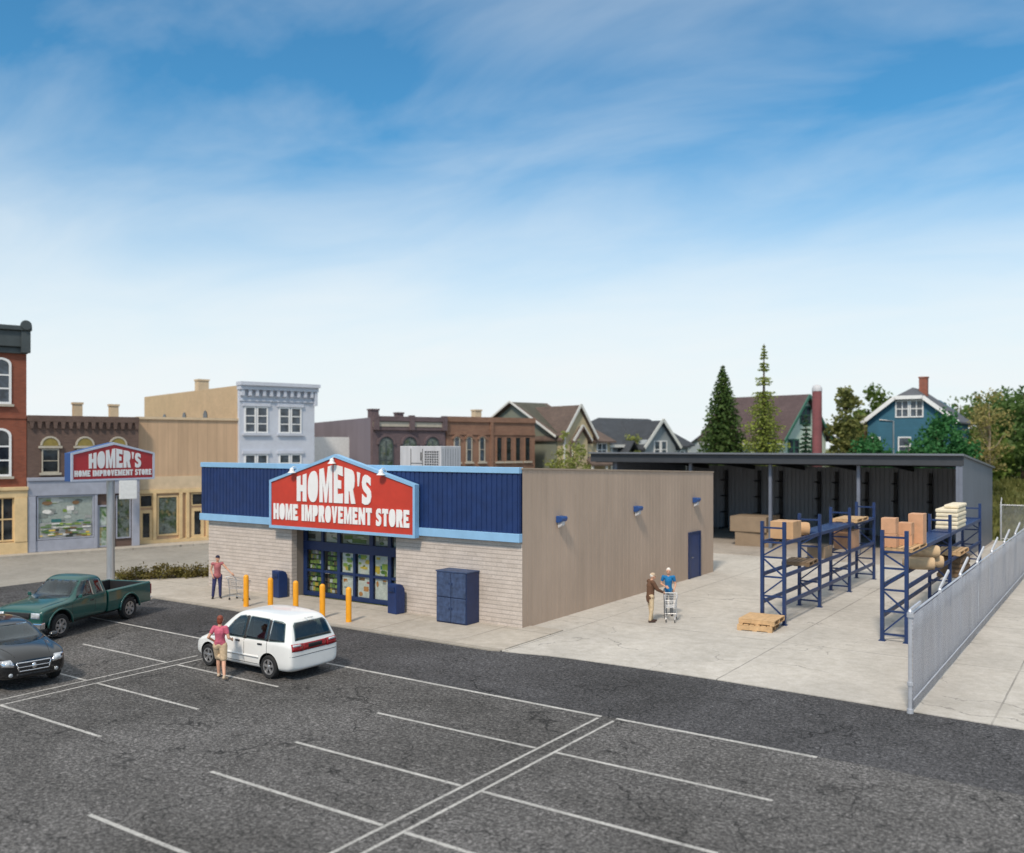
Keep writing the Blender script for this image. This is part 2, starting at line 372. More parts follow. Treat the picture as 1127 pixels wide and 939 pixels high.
def letters(mb, text, x0, x1, zb, zt, y, thick=.03, gap=.08, flip=1):
    """text laid between x0..x1 in the xz plane at y; zb/zt are functions of x so that the tops can follow a gable"""
    tot = sum(ADV[c] for c in text) + gap*(len(text)-1)
    k = (x1-x0)/tot; cx = x0
    for c in text:
        w = ADV[c]*k
        if c != ' ':
            loops = GLY[c]; pts = []; edges = []; faces = []
            for lp in loops:
                o = len(pts); pts += lp; edges += [(o+i, o+(i+1) % len(lp)) for i in range(len(lp))]
            r = geometry.delaunay_2d_cdt([Vector(p) for p in pts], edges, [], 4, 1e-5)
            def W(p, yy):
                x = cx + p[0]*w; b, t = zb(x), zt(x)
                return (x, yy, b + p[1]*(t-b))
            vs = [W(p, y) for p in r[0]]
            mb.add(vs, [tuple(f) for f in r[2]])
            for lp in loops:
                n = len(lp)
                mb.add([W(p, y) for p in lp] + [W(p, y+thick*flip) for p in lp], [(i, (i+1) % n, (i+1) % n+n, i+n) for i in range(n)])
        cx += w + gap*k
    return mb

# ------------------------------------------------------------------ palette
M = {}
M['asphalt'] = asphalt('asphalt', (.088, .086, .086))
M['lane'] = asphalt('lane_asphalt', (.053, .053, .057))
M['street'] = concrete('street_surface', (.30, .285, .26), 0, stain=.15, cracks=False)
M['line'], nt, b = _new('line_paint')
v = coords(nt); c = ramp(nt, noise(nt, v, 2.2, 5, .6), [(.3, (.34,.335,.32)), (.65, (.52,.51,.49))])
c = mix(nt, ramp(nt, noise(nt, v, 16, 5, .75), [(.36, .85), (.50, 0.0)]), c, (.085,.083,.083))
L(nt, c, b.inputs['Base Color']); b.inputs['Roughness'].default_value = .8
M['yard'] = concrete('yard_concrete', (.50, .475, .44), 6.5, (-1.4, 3.6), .17)
M['walk'] = concrete('walk_concrete', (.45, .41, .36), 3.4, (.6, .3), .16, cracks=False)
M['kerb'] = concrete('kerb_concrete', (.36, .33, .29), 0, stain=.2, cracks=False)
M['slab'] = concrete('slab_concrete', (.40, .36, .32), 5.1, (.9, 1), .2)
M['block'] = blockwork('block_wall', (.61, .535, .48), (.545, .475, .42))
M['tan_side'] = siding('tan_siding', (.455, .345, .265), .32, 'Y', .06, .72, .15, .14)
M['tan_plain'] = plain('tan_render', (.36, .28, .21), .75, 0, .1, 1.5)
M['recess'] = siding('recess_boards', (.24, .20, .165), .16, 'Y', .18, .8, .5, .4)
M['navy'] = plain('navy_paint', (.009, .030, .120), .45, 0, .16, 2.2)
M['navy_dk'] = plain('navy_frame', (.008, .025, .092), .4, 0, .12, 3)
M['cabinet'] = plain('worn_navy', (.040, .066, .14), .6, 0, .40, 6, bmp=.15)
M['rack'] = plain('rack_blue', (.012, .034, .118), .42, 0, .2, 4)
M['sky_trim'] = plain('light_blue_trim', (.25, .46, .69), .5, 0, .07, 2)
M['red'] = plain('sign_red', (.52, .042, .022), .5, 0, .10, 1.4)
M['red2'] = plain('pylon_red', (.42, .03, .035), .45, 0, .10, 1.4)
M['white'] = plain('white_paint', (.80, .80, .80), .5, 0, .04, 3)
M['lamp_white'] = plain('lamp_white', (.74, .75, .75), .4, 0, .08, 6)
M['pale_trim'] = plain('pale_trim', (.52, .56, .66), .45, 0, .06, 3)
M['deep_blue'] = plain('deep_blue', (.02, .07, .24), .45, 0, .08, 2)
M['galv'] = plain('galvanised_steel', (.50, .51, .53), .38, .7, .12, 4, streak=True)
M['yellow'] = plain('bollard_yellow', (.86, .36, .012), .45, 0, .10, 5)
M['ac'] = plain('unit_grey', (.50, .50, .52), .55, 0, .14, 3, streak=True)
M['dark'] = plain('dark_void', (.012, .012, .014), .7, 0, .2, 3)
M['roofing'] = plain('roof_membrane', (.16, .155, .15), .9, 0, .2, 1)
M['shed'] = siding('shed_metal', (.28, .295, .33), .3, 'X', .12, .5, .4, .4)
M['shed_end'] = siding('shed_end_metal', (.14, .16, .20), .3, 'Y', .1, .5, .4, .3)
M['shed_roof'] = plain('shed_roof_metal', (.17, .185, .21), .45, .2, .08, 1)
M['shed_post'] = plain('shed_post_metal', (.17, .19, .24), .5, .2, .1, 2)
M['shed_fascia'] = plain('shed_fascia', (.040,.044,.052), .5, 0, .1, 1.5)
M['black_steel'] = plain('black_steel', (.012, .013, .016), .55, 0, .2, 4)
M['carton'] = plain('cardboard', (.52, .32, .17), .8, 0, .08, 3, bmp=.1)
M['carton2'] = plain('cardboard_orange', (.56, .31, .18), .8, 0, .10, 4)
M['carton3'] = plain('cardboard_dull_shaded', (.27, .20, .135), .85, 0, .1, 2, bmp=.1)  # shade inside the shed put into the crates' colour; dull rack box shares it
M['tape'] = plain('tape_tan', (.40, .24, .12), .45, 0, .05, 3)
M['sacks'] = plain('cream_sacks', (.72, .64, .48), .85, 0, .12, 5, bmp=.3)
M['wood'] = plain('pallet_wood', (.55, .36, .19), .8, 0, .18, 6, bmp=.2)
M['wood_dk'] = plain('old_pallet_wood', (.20, .135, .08), .85, 0, .25, 6, bmp=.2)
M['roll'] = plain('paper_roll', (.56, .40, .24), .8, 0, .12, 4)
M['mesh_slat'] = meshwire('slatted_chain_link', (.44,.45,.50), .10, .27, .40)
M['mesh_wire'] = meshwire('chain_link', (.30, .31, .32), .11, .15)
M['fence_steel'] = plain('fence_steel', (.55, .57, .62), .4, .4, .1, 5)
M['glass'] = glassdark('dark_glass')
M['glass_blue'] = glassdark('window_glass', (.05, .065, .085), .08)
M['car_glass'] = clearglass('car_glass', (.60,.66,.66), .06); M['shop_glass'] = clearglass('shop_glass', (.86,.89,.88), .04)
M['seat'] = plain('seat_cloth', (.20,.20,.21), .85, 0, .15, 9); M['cabin'] = plain('cabin_trim', (.045,.045,.048), .7, 0, .15, 6)
M['rubber'] = plain('tyre_rubber', (.016, .016, .017), .8, 0, .2, 12)
M['alloy'] = plain('alloy_rim', (.46, .46, .47), .3, .75, .12, 6)
M['chrome'] = plain('chrome', (.72, .72, .74), .14, .95, .04, 5)
M['lens'] = plain('headlamp_lens', (.62, .65, .68), .1, .3, .2, 14, coat=.6)
M['redlens'] = plain('red_lens', (.30, .006, .012), .15, 0, .25, 9, coat=.8)
M['white_car'] = paint('white_car_paint', (.80, .80, .78))
M['green_car'] = paint('teal_car_paint', (.004, .070, .060), .32)
M['black_car'] = paint('black_car_paint', (.004, .004, .005), .22)
M['seam'] = plain('panel_gap', (.03, .03, .03), .6, 0, .1, 4)
M['plastic'] = plain('black_plastic', (.02, .02, .022), .5, 0, .15, 5)

# ------------------------------------------------------------------ camera, light, sky
CAM = Vector((17.03, -25.57, 6.2)); YAW = 34.315
cd = bpy.data.cameras.new('camera'); cam = bpy.data.objects.new('camera', cd); col.objects.link(cam)
cam.location = CAM; cam.rotation_euler = (R(90), 0, R(YAW))
cd.sensor_width = 36; cd.lens = 1005.8/1127*36; cd.shift_y = 20.5/1127
cd.clip_start = .1; cd.clip_end = 4000
cd.dof.use_dof = True; cd.dof.focus_distance = 26; cd.dof.aperture_fstop = .42
scene.camera = cam

SUN_EL, SUN_AZ = 48, (.24, -.97)      # high, behind the camera, veiled by thin cloud
sd = bpy.data.lights.new('sun', 'SUN'); sun = bpy.data.objects.new('sun', sd); col.objects.link(sun)
sd.energy = 3.0; sd.angle = R(7); sd.color = (1, .87, .72)
sv = Vector((SUN_AZ[0], SUN_AZ[1], 0)).normalized()*math.cos(R(SUN_EL)) + Vector((0, 0, math.sin(R(SUN_EL))))
sun.rotation_euler = sv.to_track_quat('Z', 'Y').to_euler(); sun.location = (-20, -40, 60)

w = bpy.data.worlds.new('World'); scene.world = w; w.use_nodes = True
nt = w.node_tree; bg = nt.nodes['Background']
st = N(nt, 'ShaderNodeTexSky', sky_type='NISHITA'); st.sun_disc = False
st.sun_elevation = R(SUN_EL); st.sun_rotation = math.atan2(sv.x, sv.y)
st.air_density = 1.0; st.dust_density = .4; st.ozone_density = 2.5
tc = N(nt, 'ShaderNodeTexCoord'); sp = N(nt, 'ShaderNodeSeparateXYZ'); L(nt, tc.outputs['Generated'], sp.inputs[0])
zc = math_(nt, 'MAXIMUM', sp.outputs['Z'], 0.0)
den = math_(nt, 'ADD', zc, .16)
cb = N(nt, 'ShaderNodeCombineXYZ')
L(nt, math_(nt, 'DIVIDE', sp.outputs['X'], den), cb.inputs['X']); L(nt, math_(nt, 'DIVIDE', sp.outputs['Y'], den), cb.inputs['Y'])
mp = N(nt, 'ShaderNodeMapping'); mp.inputs['Rotation'].default_value = (0, 0, R(-20)); mp.inputs['Scale'].default_value = (.55, 1.0, 1)
L(nt, cb.outputs[0], mp.inputs['Vector'])
n1 = noise(nt, mp.outputs[0], .8, 3, .5, .15); n2 = noise(nt, mp.outputs[0], 2.1, 10, .56, .45)
cl = math_(nt, 'ADD', math_(nt, 'MULTIPLY', n1, .5), math_(nt, 'MULTIPLY', n2, .5))
# cover: full near the horizon, wisps above; unseen overhead cloud added for neutral fill
low = ramp(nt, zc, [(0.0, 1.0), (.09, .94), (.155, .80), (.22, .46), (.29, .16), (.37, .05), (.48, .25), (.62, .92), (1, .97)])
wis = ramp(nt, cl, [(.38, 0.0), (.64, 1.0)])
fac = math_(nt, 'ADD', low, math_(nt, 'MULTIPLY', math_(nt, 'SUBTRACT', wis, .5), math_(nt, 'MULTIPLY', math_(nt, 'SUBTRACT', 1.14, low), .47)))
fac = math_(nt, 'MINIMUM', math_(nt, 'MAXIMUM', fac, 0.0), 1.0)
deep = mix(nt, 1.0, st.outputs[0], (.52, 1.20, 1.38), 'MULTIPLY')      # a deeper, cleaner blue than the model's own
L(nt, mix(nt, fac, deep, (8.5, 9.0, 9.2)), bg.inputs['Color'])
bg.inputs['Strength'].default_value = .103
scene.view_settings.view_transform = 'Standard'; scene.view_settings.look = 'None'
scene.view_settings.exposure = 0; scene.view_settings.gamma = 1
scene.render.engine = 'CYCLES'

# ------------------------------------------------------------------ the street frame: s along the street, v back from its building line
P0 = Vector((-34.9, 1.7, 0)); SROT = R(72.55)
U = Vector((math.cos(SROT), math.sin(SROT), 0)); V = Vector((-math.sin(SROT), math.cos(SROT), 0))
def S(s, v, z=0): p = P0 + U*s + V*v; return (p.x, p.y, z)

# ------------------------------------------------------------------ ground
M['grass'] = leafmat('grass_field', (.095, .11, .03), (.16, .17, .05), (.22, .20, .08))
struct('ground', MB().quad((-900,-300,-.03),(900,-300,-.03),(900,1500,-.03),(-900,1500,-.03)), M['grass'])
struct('parking_lot', MB().quad((-24,-60,-.004),(60,-60,-.004),(60,-7.1,-.004),(-24,-7.1,-.004)), M['asphalt'])
struct('drive_lane', MB().quad((-24,-7.1,-.004),(60,-7.1,-.004),(60,-2.6,-.004),(-24,-2.6,-.004)), M['lane'])
a, b = S(-60, -1.3, -.012), S(160, -1.3, -.012); c, d = S(160, -13.0, -.012), S(-60, -13.0, -.012)
struct('street', MB().quad(a, b, c, d), M['street'])
mb = MB(); pts = [S(-60, -1.3), S(160, -1.3), S(160, 1.8), S(-60, 1.8)]
mb.prism([(p[0], p[1]) for p in pts], -.02, .11, 'z'); struct('far_pavement', mb, M['walk'])
# concrete yard: flush with the lane, its front edge wavers a little
edge = [(1.3,-3.06),(1.9,-2.98),(2.6,-2.80),(3.4,-2.70),(5.5,-2.62),(8,-2.60),(10.5,-2.68),(12.7,-2.78),(15,-2.86),(22,-3.0),(60,-3.0)]
struct('yard', MB().prism(edge + [(60, 41), (-13, 41), (-13, 16.4), (-.2, 16.4), (-.2, 0)][::1], -.02, .02, 'z'), M['yard'])
# raised pavement before the shop front, fading into the yard
mb = MB(); walk = [(-20.9,-3.04),(1.0,-3.04),(1.3,-2.9),(1.3,.5),(-16.4,.5),(-16.4,5.6),(-17.0,5.2),(-18.6,2.1),(-20.9,-1.1)]
mb.prism(walk, -.02, .055, 'z'); struct('shop_pavement', mb, M['walk'])
mb = MB(); mb.prism([(-20.9,-3.2),(.9,-3.2),(1.25,-3.08),(.98,-3.05),(-20.9,-3.05)], -.02, .048, 'z')
struct('kerb', mb, M['kerb'], bevel=.015)
struct('shed_slab', MB().prism([(-13.2,24.2),(9.6,24.2),(9.6,40),(-13.2,40)], -.01, .06, 'z'), M['slab'], bevel=.01)

# painted lines
mk = MB(); z = .0
def stripe(x0, y0, x1, y1, wd=.088):
    d = Vector((x1-x0, y1-y0)).normalized(); n = Vector((-d.y, d.x))*wd/2
    mk.quad((x0-n.x,y0-n.y,z),(x1-n.x,y1-n.y,z),(x1+n.x,y1+n.y,z),(x0+n.x,y0+n.y,z))
stripe(-17, -6.88, 6.95, -7.17, .11); stripe(7.3, -7.12, 11.8, -7.16, .11)
for x0, x1 in ((-10.1,-5.85),(-5.30,-1.15),(2.52,6.88),(7.37,11.8)):
    for y in (-9.58, -12.0, -14.45, -16.9):
        if x0 > 2 and y == -9.58: y = -9.84
        if x0 > 2 and y == -12.0: y = -12.35
        stripe(x0, y, x1, y)
for x in (-5.81, -5.34, 6.93, 7.33): stripe(x, -7.3 if x > 0 else -8.55, x, -22, .07)
struct('parking_marking', mk, M['line'])

# ------------------------------------------------------------------ the store
ST = thing('store_building', 'long low hardware store with tan sides, pale block front and ribbed navy fascia', 'store')
W_, D_, ZF, ZB = -16.5, 16.8, 5.38, 4.86
def ztop(y): return ZF + (ZB-ZF)*y/D_
MB().box(W_, 0, 0, -11.24, .28, 3.0).build('block_wall', M['block'], ST); MB().box(-5.63, 0, 0, -.004, .28, 3.0).build('block_wall', M['block'], ST)
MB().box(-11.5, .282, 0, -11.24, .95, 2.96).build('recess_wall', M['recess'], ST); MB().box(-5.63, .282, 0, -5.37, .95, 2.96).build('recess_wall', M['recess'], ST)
MB().box(-11.24, .02, 2.93, -5.63, .95, 2.99).build('soffit', M['tan_plain'], ST)
# side wall, grooved boards with a top that falls to the rear
mb = MB(); ys = []; y = 0
while y < D_-.01:
    ys += [(y, 0.0), (min(y+.29, D_), 0.0)] + ([(y+.292, -.005), (y+.318, -.005)] if y+.32 < D_ else []); y += .32
pr = [(0-.0+dx, yy) for yy, dx in ys]
n = len(pr); vs = [(x, yy, 0) for x, yy in pr] + [(x, yy, ztop(yy)) for x, yy in pr]
mb.add(vs, [(i, i+1, i+1+n, i+n) for i in range(n-1)])
mb.add([(-.25,.285,0),(-.25,D_,0),(-.25,D_,ztop(D_)),(-.25,.285,ZF)], [(0,3,2,1)])
mb.add([(0,.285,ZF),(-.25,.285,ZF),(0,D_,0),(-.25,D_,0),(-.25,D_,ZB),(0,D_,ZB)], [(2,5,4,3),(0,1,4,5)])
mb.build('side_wall', M['tan_side'], ST)
mb = MB(); mb.prism([(-.02, ZF+.003), (D_+.03, ZB+.003), (D_+.03, ZB+.06), (-.02, ZF+.06)], -.28, .03, 'x')
mb.build('coping', M['tan_plain'], ST)
mb = MB(); mb.box(W_, .3, 0, W_+.25, D_, 4.9); mb.box(W_+.26, D_-.25, 0, -.26, D_, 4.84); mb.box(W_+.26, .05, 3.01, -.26, .27, 5.3)
mb.build('rear_wall', M['tan_plain'], ST)
mb = MB(); mb.add([(W_+.26,.28,4.75),(-.26,.28,4.75),(-.26,D_-.26,4.4),(W_+.26,D_-.26,4.4),(W_+.26,.28,4.6),(-.26,.28,4.6),(-.26,D_-.26,4.25),(W_+.26,D_-.26,4.25)], [(0,1,2,3),(7,6,5,4),(0,4,5,1),(1,5,6,2),(2,6,7,3),(3,7,4,0)])
mb.build('roof', M['roofing'], ST)
# ribbed fascia
fx0, fx1 = -16.84, -.03
mb = MB(); pr = []; x = fx0
while x < fx1-.01:
    for dx, dy in ((0,-.12),(.15,-.12),(.165,-.095),(.2,-.095),(.215,-.12)):
        if x+dx <= fx1: pr.append((x+dx, dy))
    x += .215
pr.append((fx1, -.12)); n = len(pr)
mb.add([(a, b, 3.2) for a, b in pr]+[(a, b, 5.24) for a, b in pr], [(i, i+1, i+1+n, i+n) for i in range(n-1)])
mb.box(fx0, -.09, 3.2, fx1, -.003, 5.24)
mb.box(fx0+.004, .0, 3.2, fx0+.12, .6, 5.24)
mb.build('fascia', M['navy'], ST)
MB().box(fx0-.02, -.17, 5.245, fx1+.005, .1, 5.45).build('upper_trim', M['sky_trim'], ST, bevel=.012)
mb = MB(); mb.box(fx0-.03, -.21, 2.93, fx1+.035, .0, 3.22); mb.box(fx0-.03, .004, 2.93, fx0+.12, .6, 3.22); mb.build('lower_trim', M['sky_trim'], ST, bevel=.012)
# entrance glazing
EY = .62
fr = MB()
fr.box(-11.24, EY, 1.93, -5.63, EY+.12, 2.29); fr.box(-11.24, EY+.01, .06, -5.63, EY+.11, .24)
fr.box(-11.24, EY+.02, 1.04, -5.63, EY+.1, 1.14); fr.box(-11.24, EY+.02, 2.86, -5.63, EY+.1, 2.925)
xs = [-11.24, -10.15, -9.23, -8.38, -7.47, -6.53, -5.75]
for i, x in enumerate(xs):
    wd = (.2, .13, .16, .12, .19, .17, .12)[i]
    x0 = x if i == 0 else x-wd/2
    fr.box(x0, EY+.005, .06, x0+wd, EY+.115, 1.925)
    if i != 3: fr.box(x0, EY+.005, 2.295, x0+wd, EY+.115, 2.92)
FRM = fr.build('entrance_frame', M['navy_dk'], ST, bevel=.008)
PAL = [plain('print_'+n, c, .5, 0, .18, 8) for n, c in (('white',(.72,.71,.68)),('leaf',(.10,.20,.045)),('lime',(.30,.42,.08)),('yellow',(.72,.50,.08)),('orange',(.60,.24,.06)),('red',(.45,.05,.04)),('teal',(.05,.22,.22)),('grey',(.33,.34,.33)),('dark',(.035,.045,.035)),('brown',(.20,.12,.06)))]
def poster(parent, name, x0, x1, z0, z1, y, seed, bg, kinds, n, rows=0, sc=1.0):
    """a printed sheet or a stocked shelf just behind the glass"""
    rng = random.Random(seed); mb = MB(); mb.box(x0, y, z0, x1, y+.01, z1, bg); w_, h = x1-x0, z1-z0; k = 1
    if rows:
        for r in range(rows):
            zz = z0+h*r/rows; x = x0+.02; mb.box(x0, y-.10, zz, x1, y-.001, zz+.02, 8)
            while x < x1-.09:
                bw = rng.uniform(.07, .2); bh = rng.uniform(.45, .86)*h/rows
                if x+bw > x1-.01: break
                mb.box(x, y-.09, zz+.021, x+bw-.012, y-.012, zz+.02+bh, rng.choice(kinds)); x += bw
    else:
        for _ in range(n):
            a, b_ = rng.uniform(.12, .5)*w_*sc, rng.uniform(.08, .34)*h*sc
            cx, cz = rng.uniform(x0+a/2, x1-a/2), rng.uniform(z0+b_/2, z1-b_/2); q = rng.choice(kinds)
            yy = y-.0012*k; k += 1
            o = [(cx-a/2,cz-b_/2),(cx+a/2,cz-b_/2),(cx+a/2,cz+b_/2),(cx-a/2,cz+b_/2)] if rng.random() < .55 else [(cx+a/2*math.cos(t*.524), cz+b_/2*math.sin(t*.524)*rng.uniform(.75,1)) for t in range(12)]
            mb.prism(o, yy-.001, yy, 'y', q)
    return mb.build(name, PAL, parent)
for i in range(6):
    x0, x1 = xs[i]+.06, xs[i+1]-.04
    for k, (z0, z1) in enumerate(((.2, 1.06), (1.12, 1.95))):
        MB().box(x0, EY+.05, z0, x1, EY+.06, z1).build('pane', M['shop_glass'], FRM)
        sd0 = i*10+k
        if i < 2: poster(ST, 'stocked_shelf', x0+.04, x1-.04, z0+.02, z1-.02, EY+.30, sd0, 8, [1,1,2,2,3,9,7,0], 0, 4)
        elif i < 5: poster(ST, 'window_poster', x0+.08, x1-.06, z0+.03, z1-.03, EY+.10, sd0+40, 0, ([1,2,2,3,3,0,6] if k else [0,7,7,4,5,9,0]), 9 if k else 6)
        else: poster(ST, 'window_poster', x0+.08, x1-.06, z0+.03, z1-.03, EY+.12, sd0+40, 7, [7,6,0,8], 6)
for j, (x0, x1) in enumerate(((xs[0]+.06, xs[1]-.04), (xs[1]+.06, xs[2]-.04), (xs[2]+.06, xs[4]-.04), (xs[4]+.06, xs[5]-.04), (xs[5]+.06, xs[6]-.04))):
    MB().box(x0, EY+.05, 2.27, x1, EY+.06, 2.88).build('pane', M['shop_glass'], FRM)
    poster(ST, 'window_poster', x0+.06, x1-.06, 2.30, 2.86, EY+.14, 80+j, 7 if j != 1 else 0, [7,0,8,1,9,0], 9)
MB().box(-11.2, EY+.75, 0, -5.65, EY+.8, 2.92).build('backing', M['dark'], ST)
# side door
DR = MB().box(.003, 13.88, .03, .045, 15.02, 2.07).build('door', M['navy'], ST, bevel=.01)
mb = MB()
mb.box(.003, 13.76, .02, .07, 13.87, 2.17); mb.box(.003, 15.03, .02, .07, 15.13, 2.17); mb.box(.003, 13.875, 2.08, .07, 15.025, 2.17)
mb.build('door_frame', M['navy_dk'], DR)
mb = MB(); mb.tube([(.05,14.02,1.0),(.1,14.02,1.0),(.1,14.14,1.0)], .018, 6); mb.build('handle', M['chrome'], DR)

# ------------------------------------------------------------------ store sign with its lettering
SG = thing('store_sign', 'large red gabled sign with white letters and light blue border over the store entrance', 'sign', (-8.4, -.35, 2.85))
sx0, sx1, sxc = -3.68, 4.05, 0.02       # local x about -8.4
def sy(t, o=0): return t
out = [(sx0,0),(sx1,0),(sx1,1.93),(sxc,3.0),(sx0,1.93)]
MB().prism(out, -.02, .16, 'y').build('sign_body', M['sky_trim'], SG, bevel=.01)
inn = [(sx0+.08,.09),(sx1-.08,.09),(sx1-.08,1.86),(sxc,2.90),(sx0+.08,1.86)]
MB().prism(inn, -.045, -.021, 'y').build('panel', M['red'], SG)
# raised border bars
mb = MB()
def ring(o, i, y0, y1):
    n = len(o)
    for k in range(n):
        p = [o[k], o[(k+1) % n], i[(k+1) % n], i[k]]
        mb.prism(p, y0, y1, 'y')
ring(out, [(sx0+.10,.11),(sx1-.10,.11),(sx1-.10,1.85),(sxc,2.88),(sx0+.10,1.85)], -.09, -.022)
mb.build('border', M['sky_trim'], SG)
mb = MB()
letters(mb, "HOMER'S", -2.08, 1.92, lambda x: 1.13, lambda x: 2.62-abs(x-.05)*.245, -.075, .028, .14)
letters(mb, "HOME IMPROVEMENT STORE", -3.44, 3.78, lambda x: .36, lambda x: 1.0, -.075, .028, .13)
mb.build('lettering', M['white'], SG)
def sign_lamp(x, z, label):
    t = thing('sign_lamp', label, 'lamp', (x, -.30, z), 0, 'gooseneck lamps over the store sign'); t.scale = (.66,)*3
    mb = MB(); mb.tube([(0,.12,.05),(0,.05,.32),(0,-.10,.46),(0,-.26,.48),(0,-.38,.40)], .028, 8); mb.box(-.05,.06,.0,.05,.16,.1)
    mb.build('arm', M['lamp_white'], t, smooth=True, auto=40)
    mb = MB(); mb.lathe([(.05,.14),(.11,.10),(.13,.02),(.14,-.06),(.24,-.15),(.25,-.17),(.1,-.16)], (0,-.38,.28), 16)
    mb.build('lamp_shade', M['lamp_white'], t, smooth=True, auto=50)
sign_lamp(-10.62, 5.03, 'left of three white gooseneck lamps, in front of the navy fascia above the sign slope')
sign_lamp(-8.40, 5.42, 'middle of three white gooseneck lamps, under the sign peak above letter M')
sign_lamp(-5.88, 5.03, 'right of three white gooseneck lamps, on the falling right slope of the store sign')

# wall lights on the side wall
def wall_lamp(y, z, label):
    t = thing('wall_lamp', label, 'lamp', (0, y, z), 0, 'wall lights along the tan side wall'); t.scale = (.8,)*3
    MB().prism([(0,.0),(.30,-.02),(.34,-.10),(.30,-.22),(.16,-.30),(.003,-.30)], -.24, .24, 'y').build('housing', M['deep_blue'], t, bevel=.02)
    mb = MB(); mb.prism([(.02,-.303),(.28,-.238),(.26,-.42),(.05,-.54)], -.15, .10, 'y'); mb.build('lamp_glass', M['ac'], t, bevel=.015)
wall_lamp(2.34, 3.68, 'blue wall light nearest the front corner of the tan side wall')
wall_lamp(8.41, 3.70, 'middle blue wall light on the tan side wall')
wall_lamp(14.46, 3.76, 'blue wall light above the navy side door')

# roof unit
t = thing('air_conditioner', 'pale grey boxy air conditioning unit with square grille on the store roof', 'air conditioner', (-7.45, 4.0, 4.55))
MB().box(-1.5, 0, .08, .74, 1.35, 1.61).build('casing', M['ac'], t, bevel=.02)
mb = MB(); mb.box(-1.3,.1,-.1,-1.0,1.5,.079); mb.box(.4,.1,-.12,.7,1.3,.079); mb.build('skid', M['black_steel'], t)
mb = MB(); mb.box(-.14,-.012,.35,.64,-.002,1.42); mb.build('grille', M['dark'], t)
mb = MB()
for i in range(9): mb.box(-.14+i*.094, -.028, .35, -.112+i*.094, -.0125, 1.42)
for i in range(11): mb.box(-.14, -.033, .36+i*.104, .64, -.0285, .385+i*.104)
mb.build('grille_bars', M['ac'], t)
mb = MB()
mb.box(-.9,-.012,.3,-.87,-.003,1.5); mb.box(-.26,-.012,.3,-.24,-.003,1.5); mb.box(-.86,-.012,.88,-.27,-.003,.9)
mb.box(-.34,-.03,1.0,-.3,-.013,1.35)
for k in range(7): mb.box(.741,.12+k*.17,.25,.745,.13+k*.17,1.5)
mb.build('panel_seam', M['seam'], t)

# ------------------------------------------------------------------ storefront furniture
t = thing('storage_cabinet', 'worn navy four-door storage cabinet against the block front wall', 'cabinet', (-2.44, -.78, .055))
MB().box(-.65, .03, 0, .65, .76, 1.76).build('casing', M['navy_dk'], t, bevel=.015)
MB().box(-.67, .0, 1.761, .67, .77, 1.80).build('top', M['cabinet'], t)
for i in (0, 1):
    for k in (0, 1):
        x0 = -.63+i*.64; z0 = .05+k*.86
        d = MB().box(x0, -.004, z0, x0+.62, .028, z0+.83).build('door', M['cabinet'], t, bevel=.008)
        MB().box(x0+(.55 if i == 0 else .03), -.02, z0+.42, x0+(.575 if i == 0 else .055), -.005, z0+.5).build('handle', M['navy_dk'], d)
def bin_(x, y, label):
    t = thing('litter_bin', label, 'bin', (x, y, .055), R(-8), 'navy domed litter bins beside the entrance')
    prof = [(-.21,0),(.21,0),(.22,.72),(.20,.9),(.12,1.03),(0,1.08),(-.22,1.08)]
    MB().prism(prof, -.24, .24, 'x').build('body', M['navy'], t, bevel=.02)
    mb = MB(); mb.box(-.17,-.245,.78,.17,-.222,.98); mb.build('flap', M['navy_dk'], t, bevel=.006)
    mb = MB(); mb.tube([(-.1,-.25,.84),(-.1,-.29,.84),(.1,-.29,.84),(.1,-.25,.84)], .014, 6); mb.build('handle', M['navy_dk'], t)
bin_(-11.58, -.32, 'navy litter bin left of the entrance, behind the yellow bollards')
bin_(-5.32, -.34, 'navy litter bin right of the entrance, beside the door glass')
mb = MB(); mb.lathe([(.10,0),(.10,1.12),(.085,1.17),(.05,1.2),(.01,1.21)], (0,0,0), 20)
bol = mb.build('bollard', M['yellow'], smooth=True, auto=35)
BL = ['yellow bollard nearest the shopping cart, leftmost of the five', 'second yellow bollard from the left, in front of the left litter bin',
      'middle yellow bollard of five, in front of the left end of the entrance', 'fourth yellow bollard from the left, before the sliding doors',
      'yellow bollard at the right end of the row, nearest the right litter bin']
for i, x in enumerate((-10.97, -9.60, -8.24, -6.87, -5.58)):
    o = bol if i == 0 else bol.copy()
    if i: col.objects.link(o)
    o.location = (x, -2.52, .055); tag(o, BL[i], 'bollard', 'yellow bollards before the entrance')

# ------------------------------------------------------------------ pylon sign
t = thing('pylon_sign', 'tall grey pole carrying a red gabled store sign beside the green pickup', 'sign', (-20.24, -2.3, 0))
mb = MB(); mb.lathe([(.17,0),(.17,4.7)], (0,0,0), 20); mb.lathe([(.3,0),(.3,.04)], (0,0,0), 16); mb.build('pole', M['galv'], t, smooth=True, auto=40)
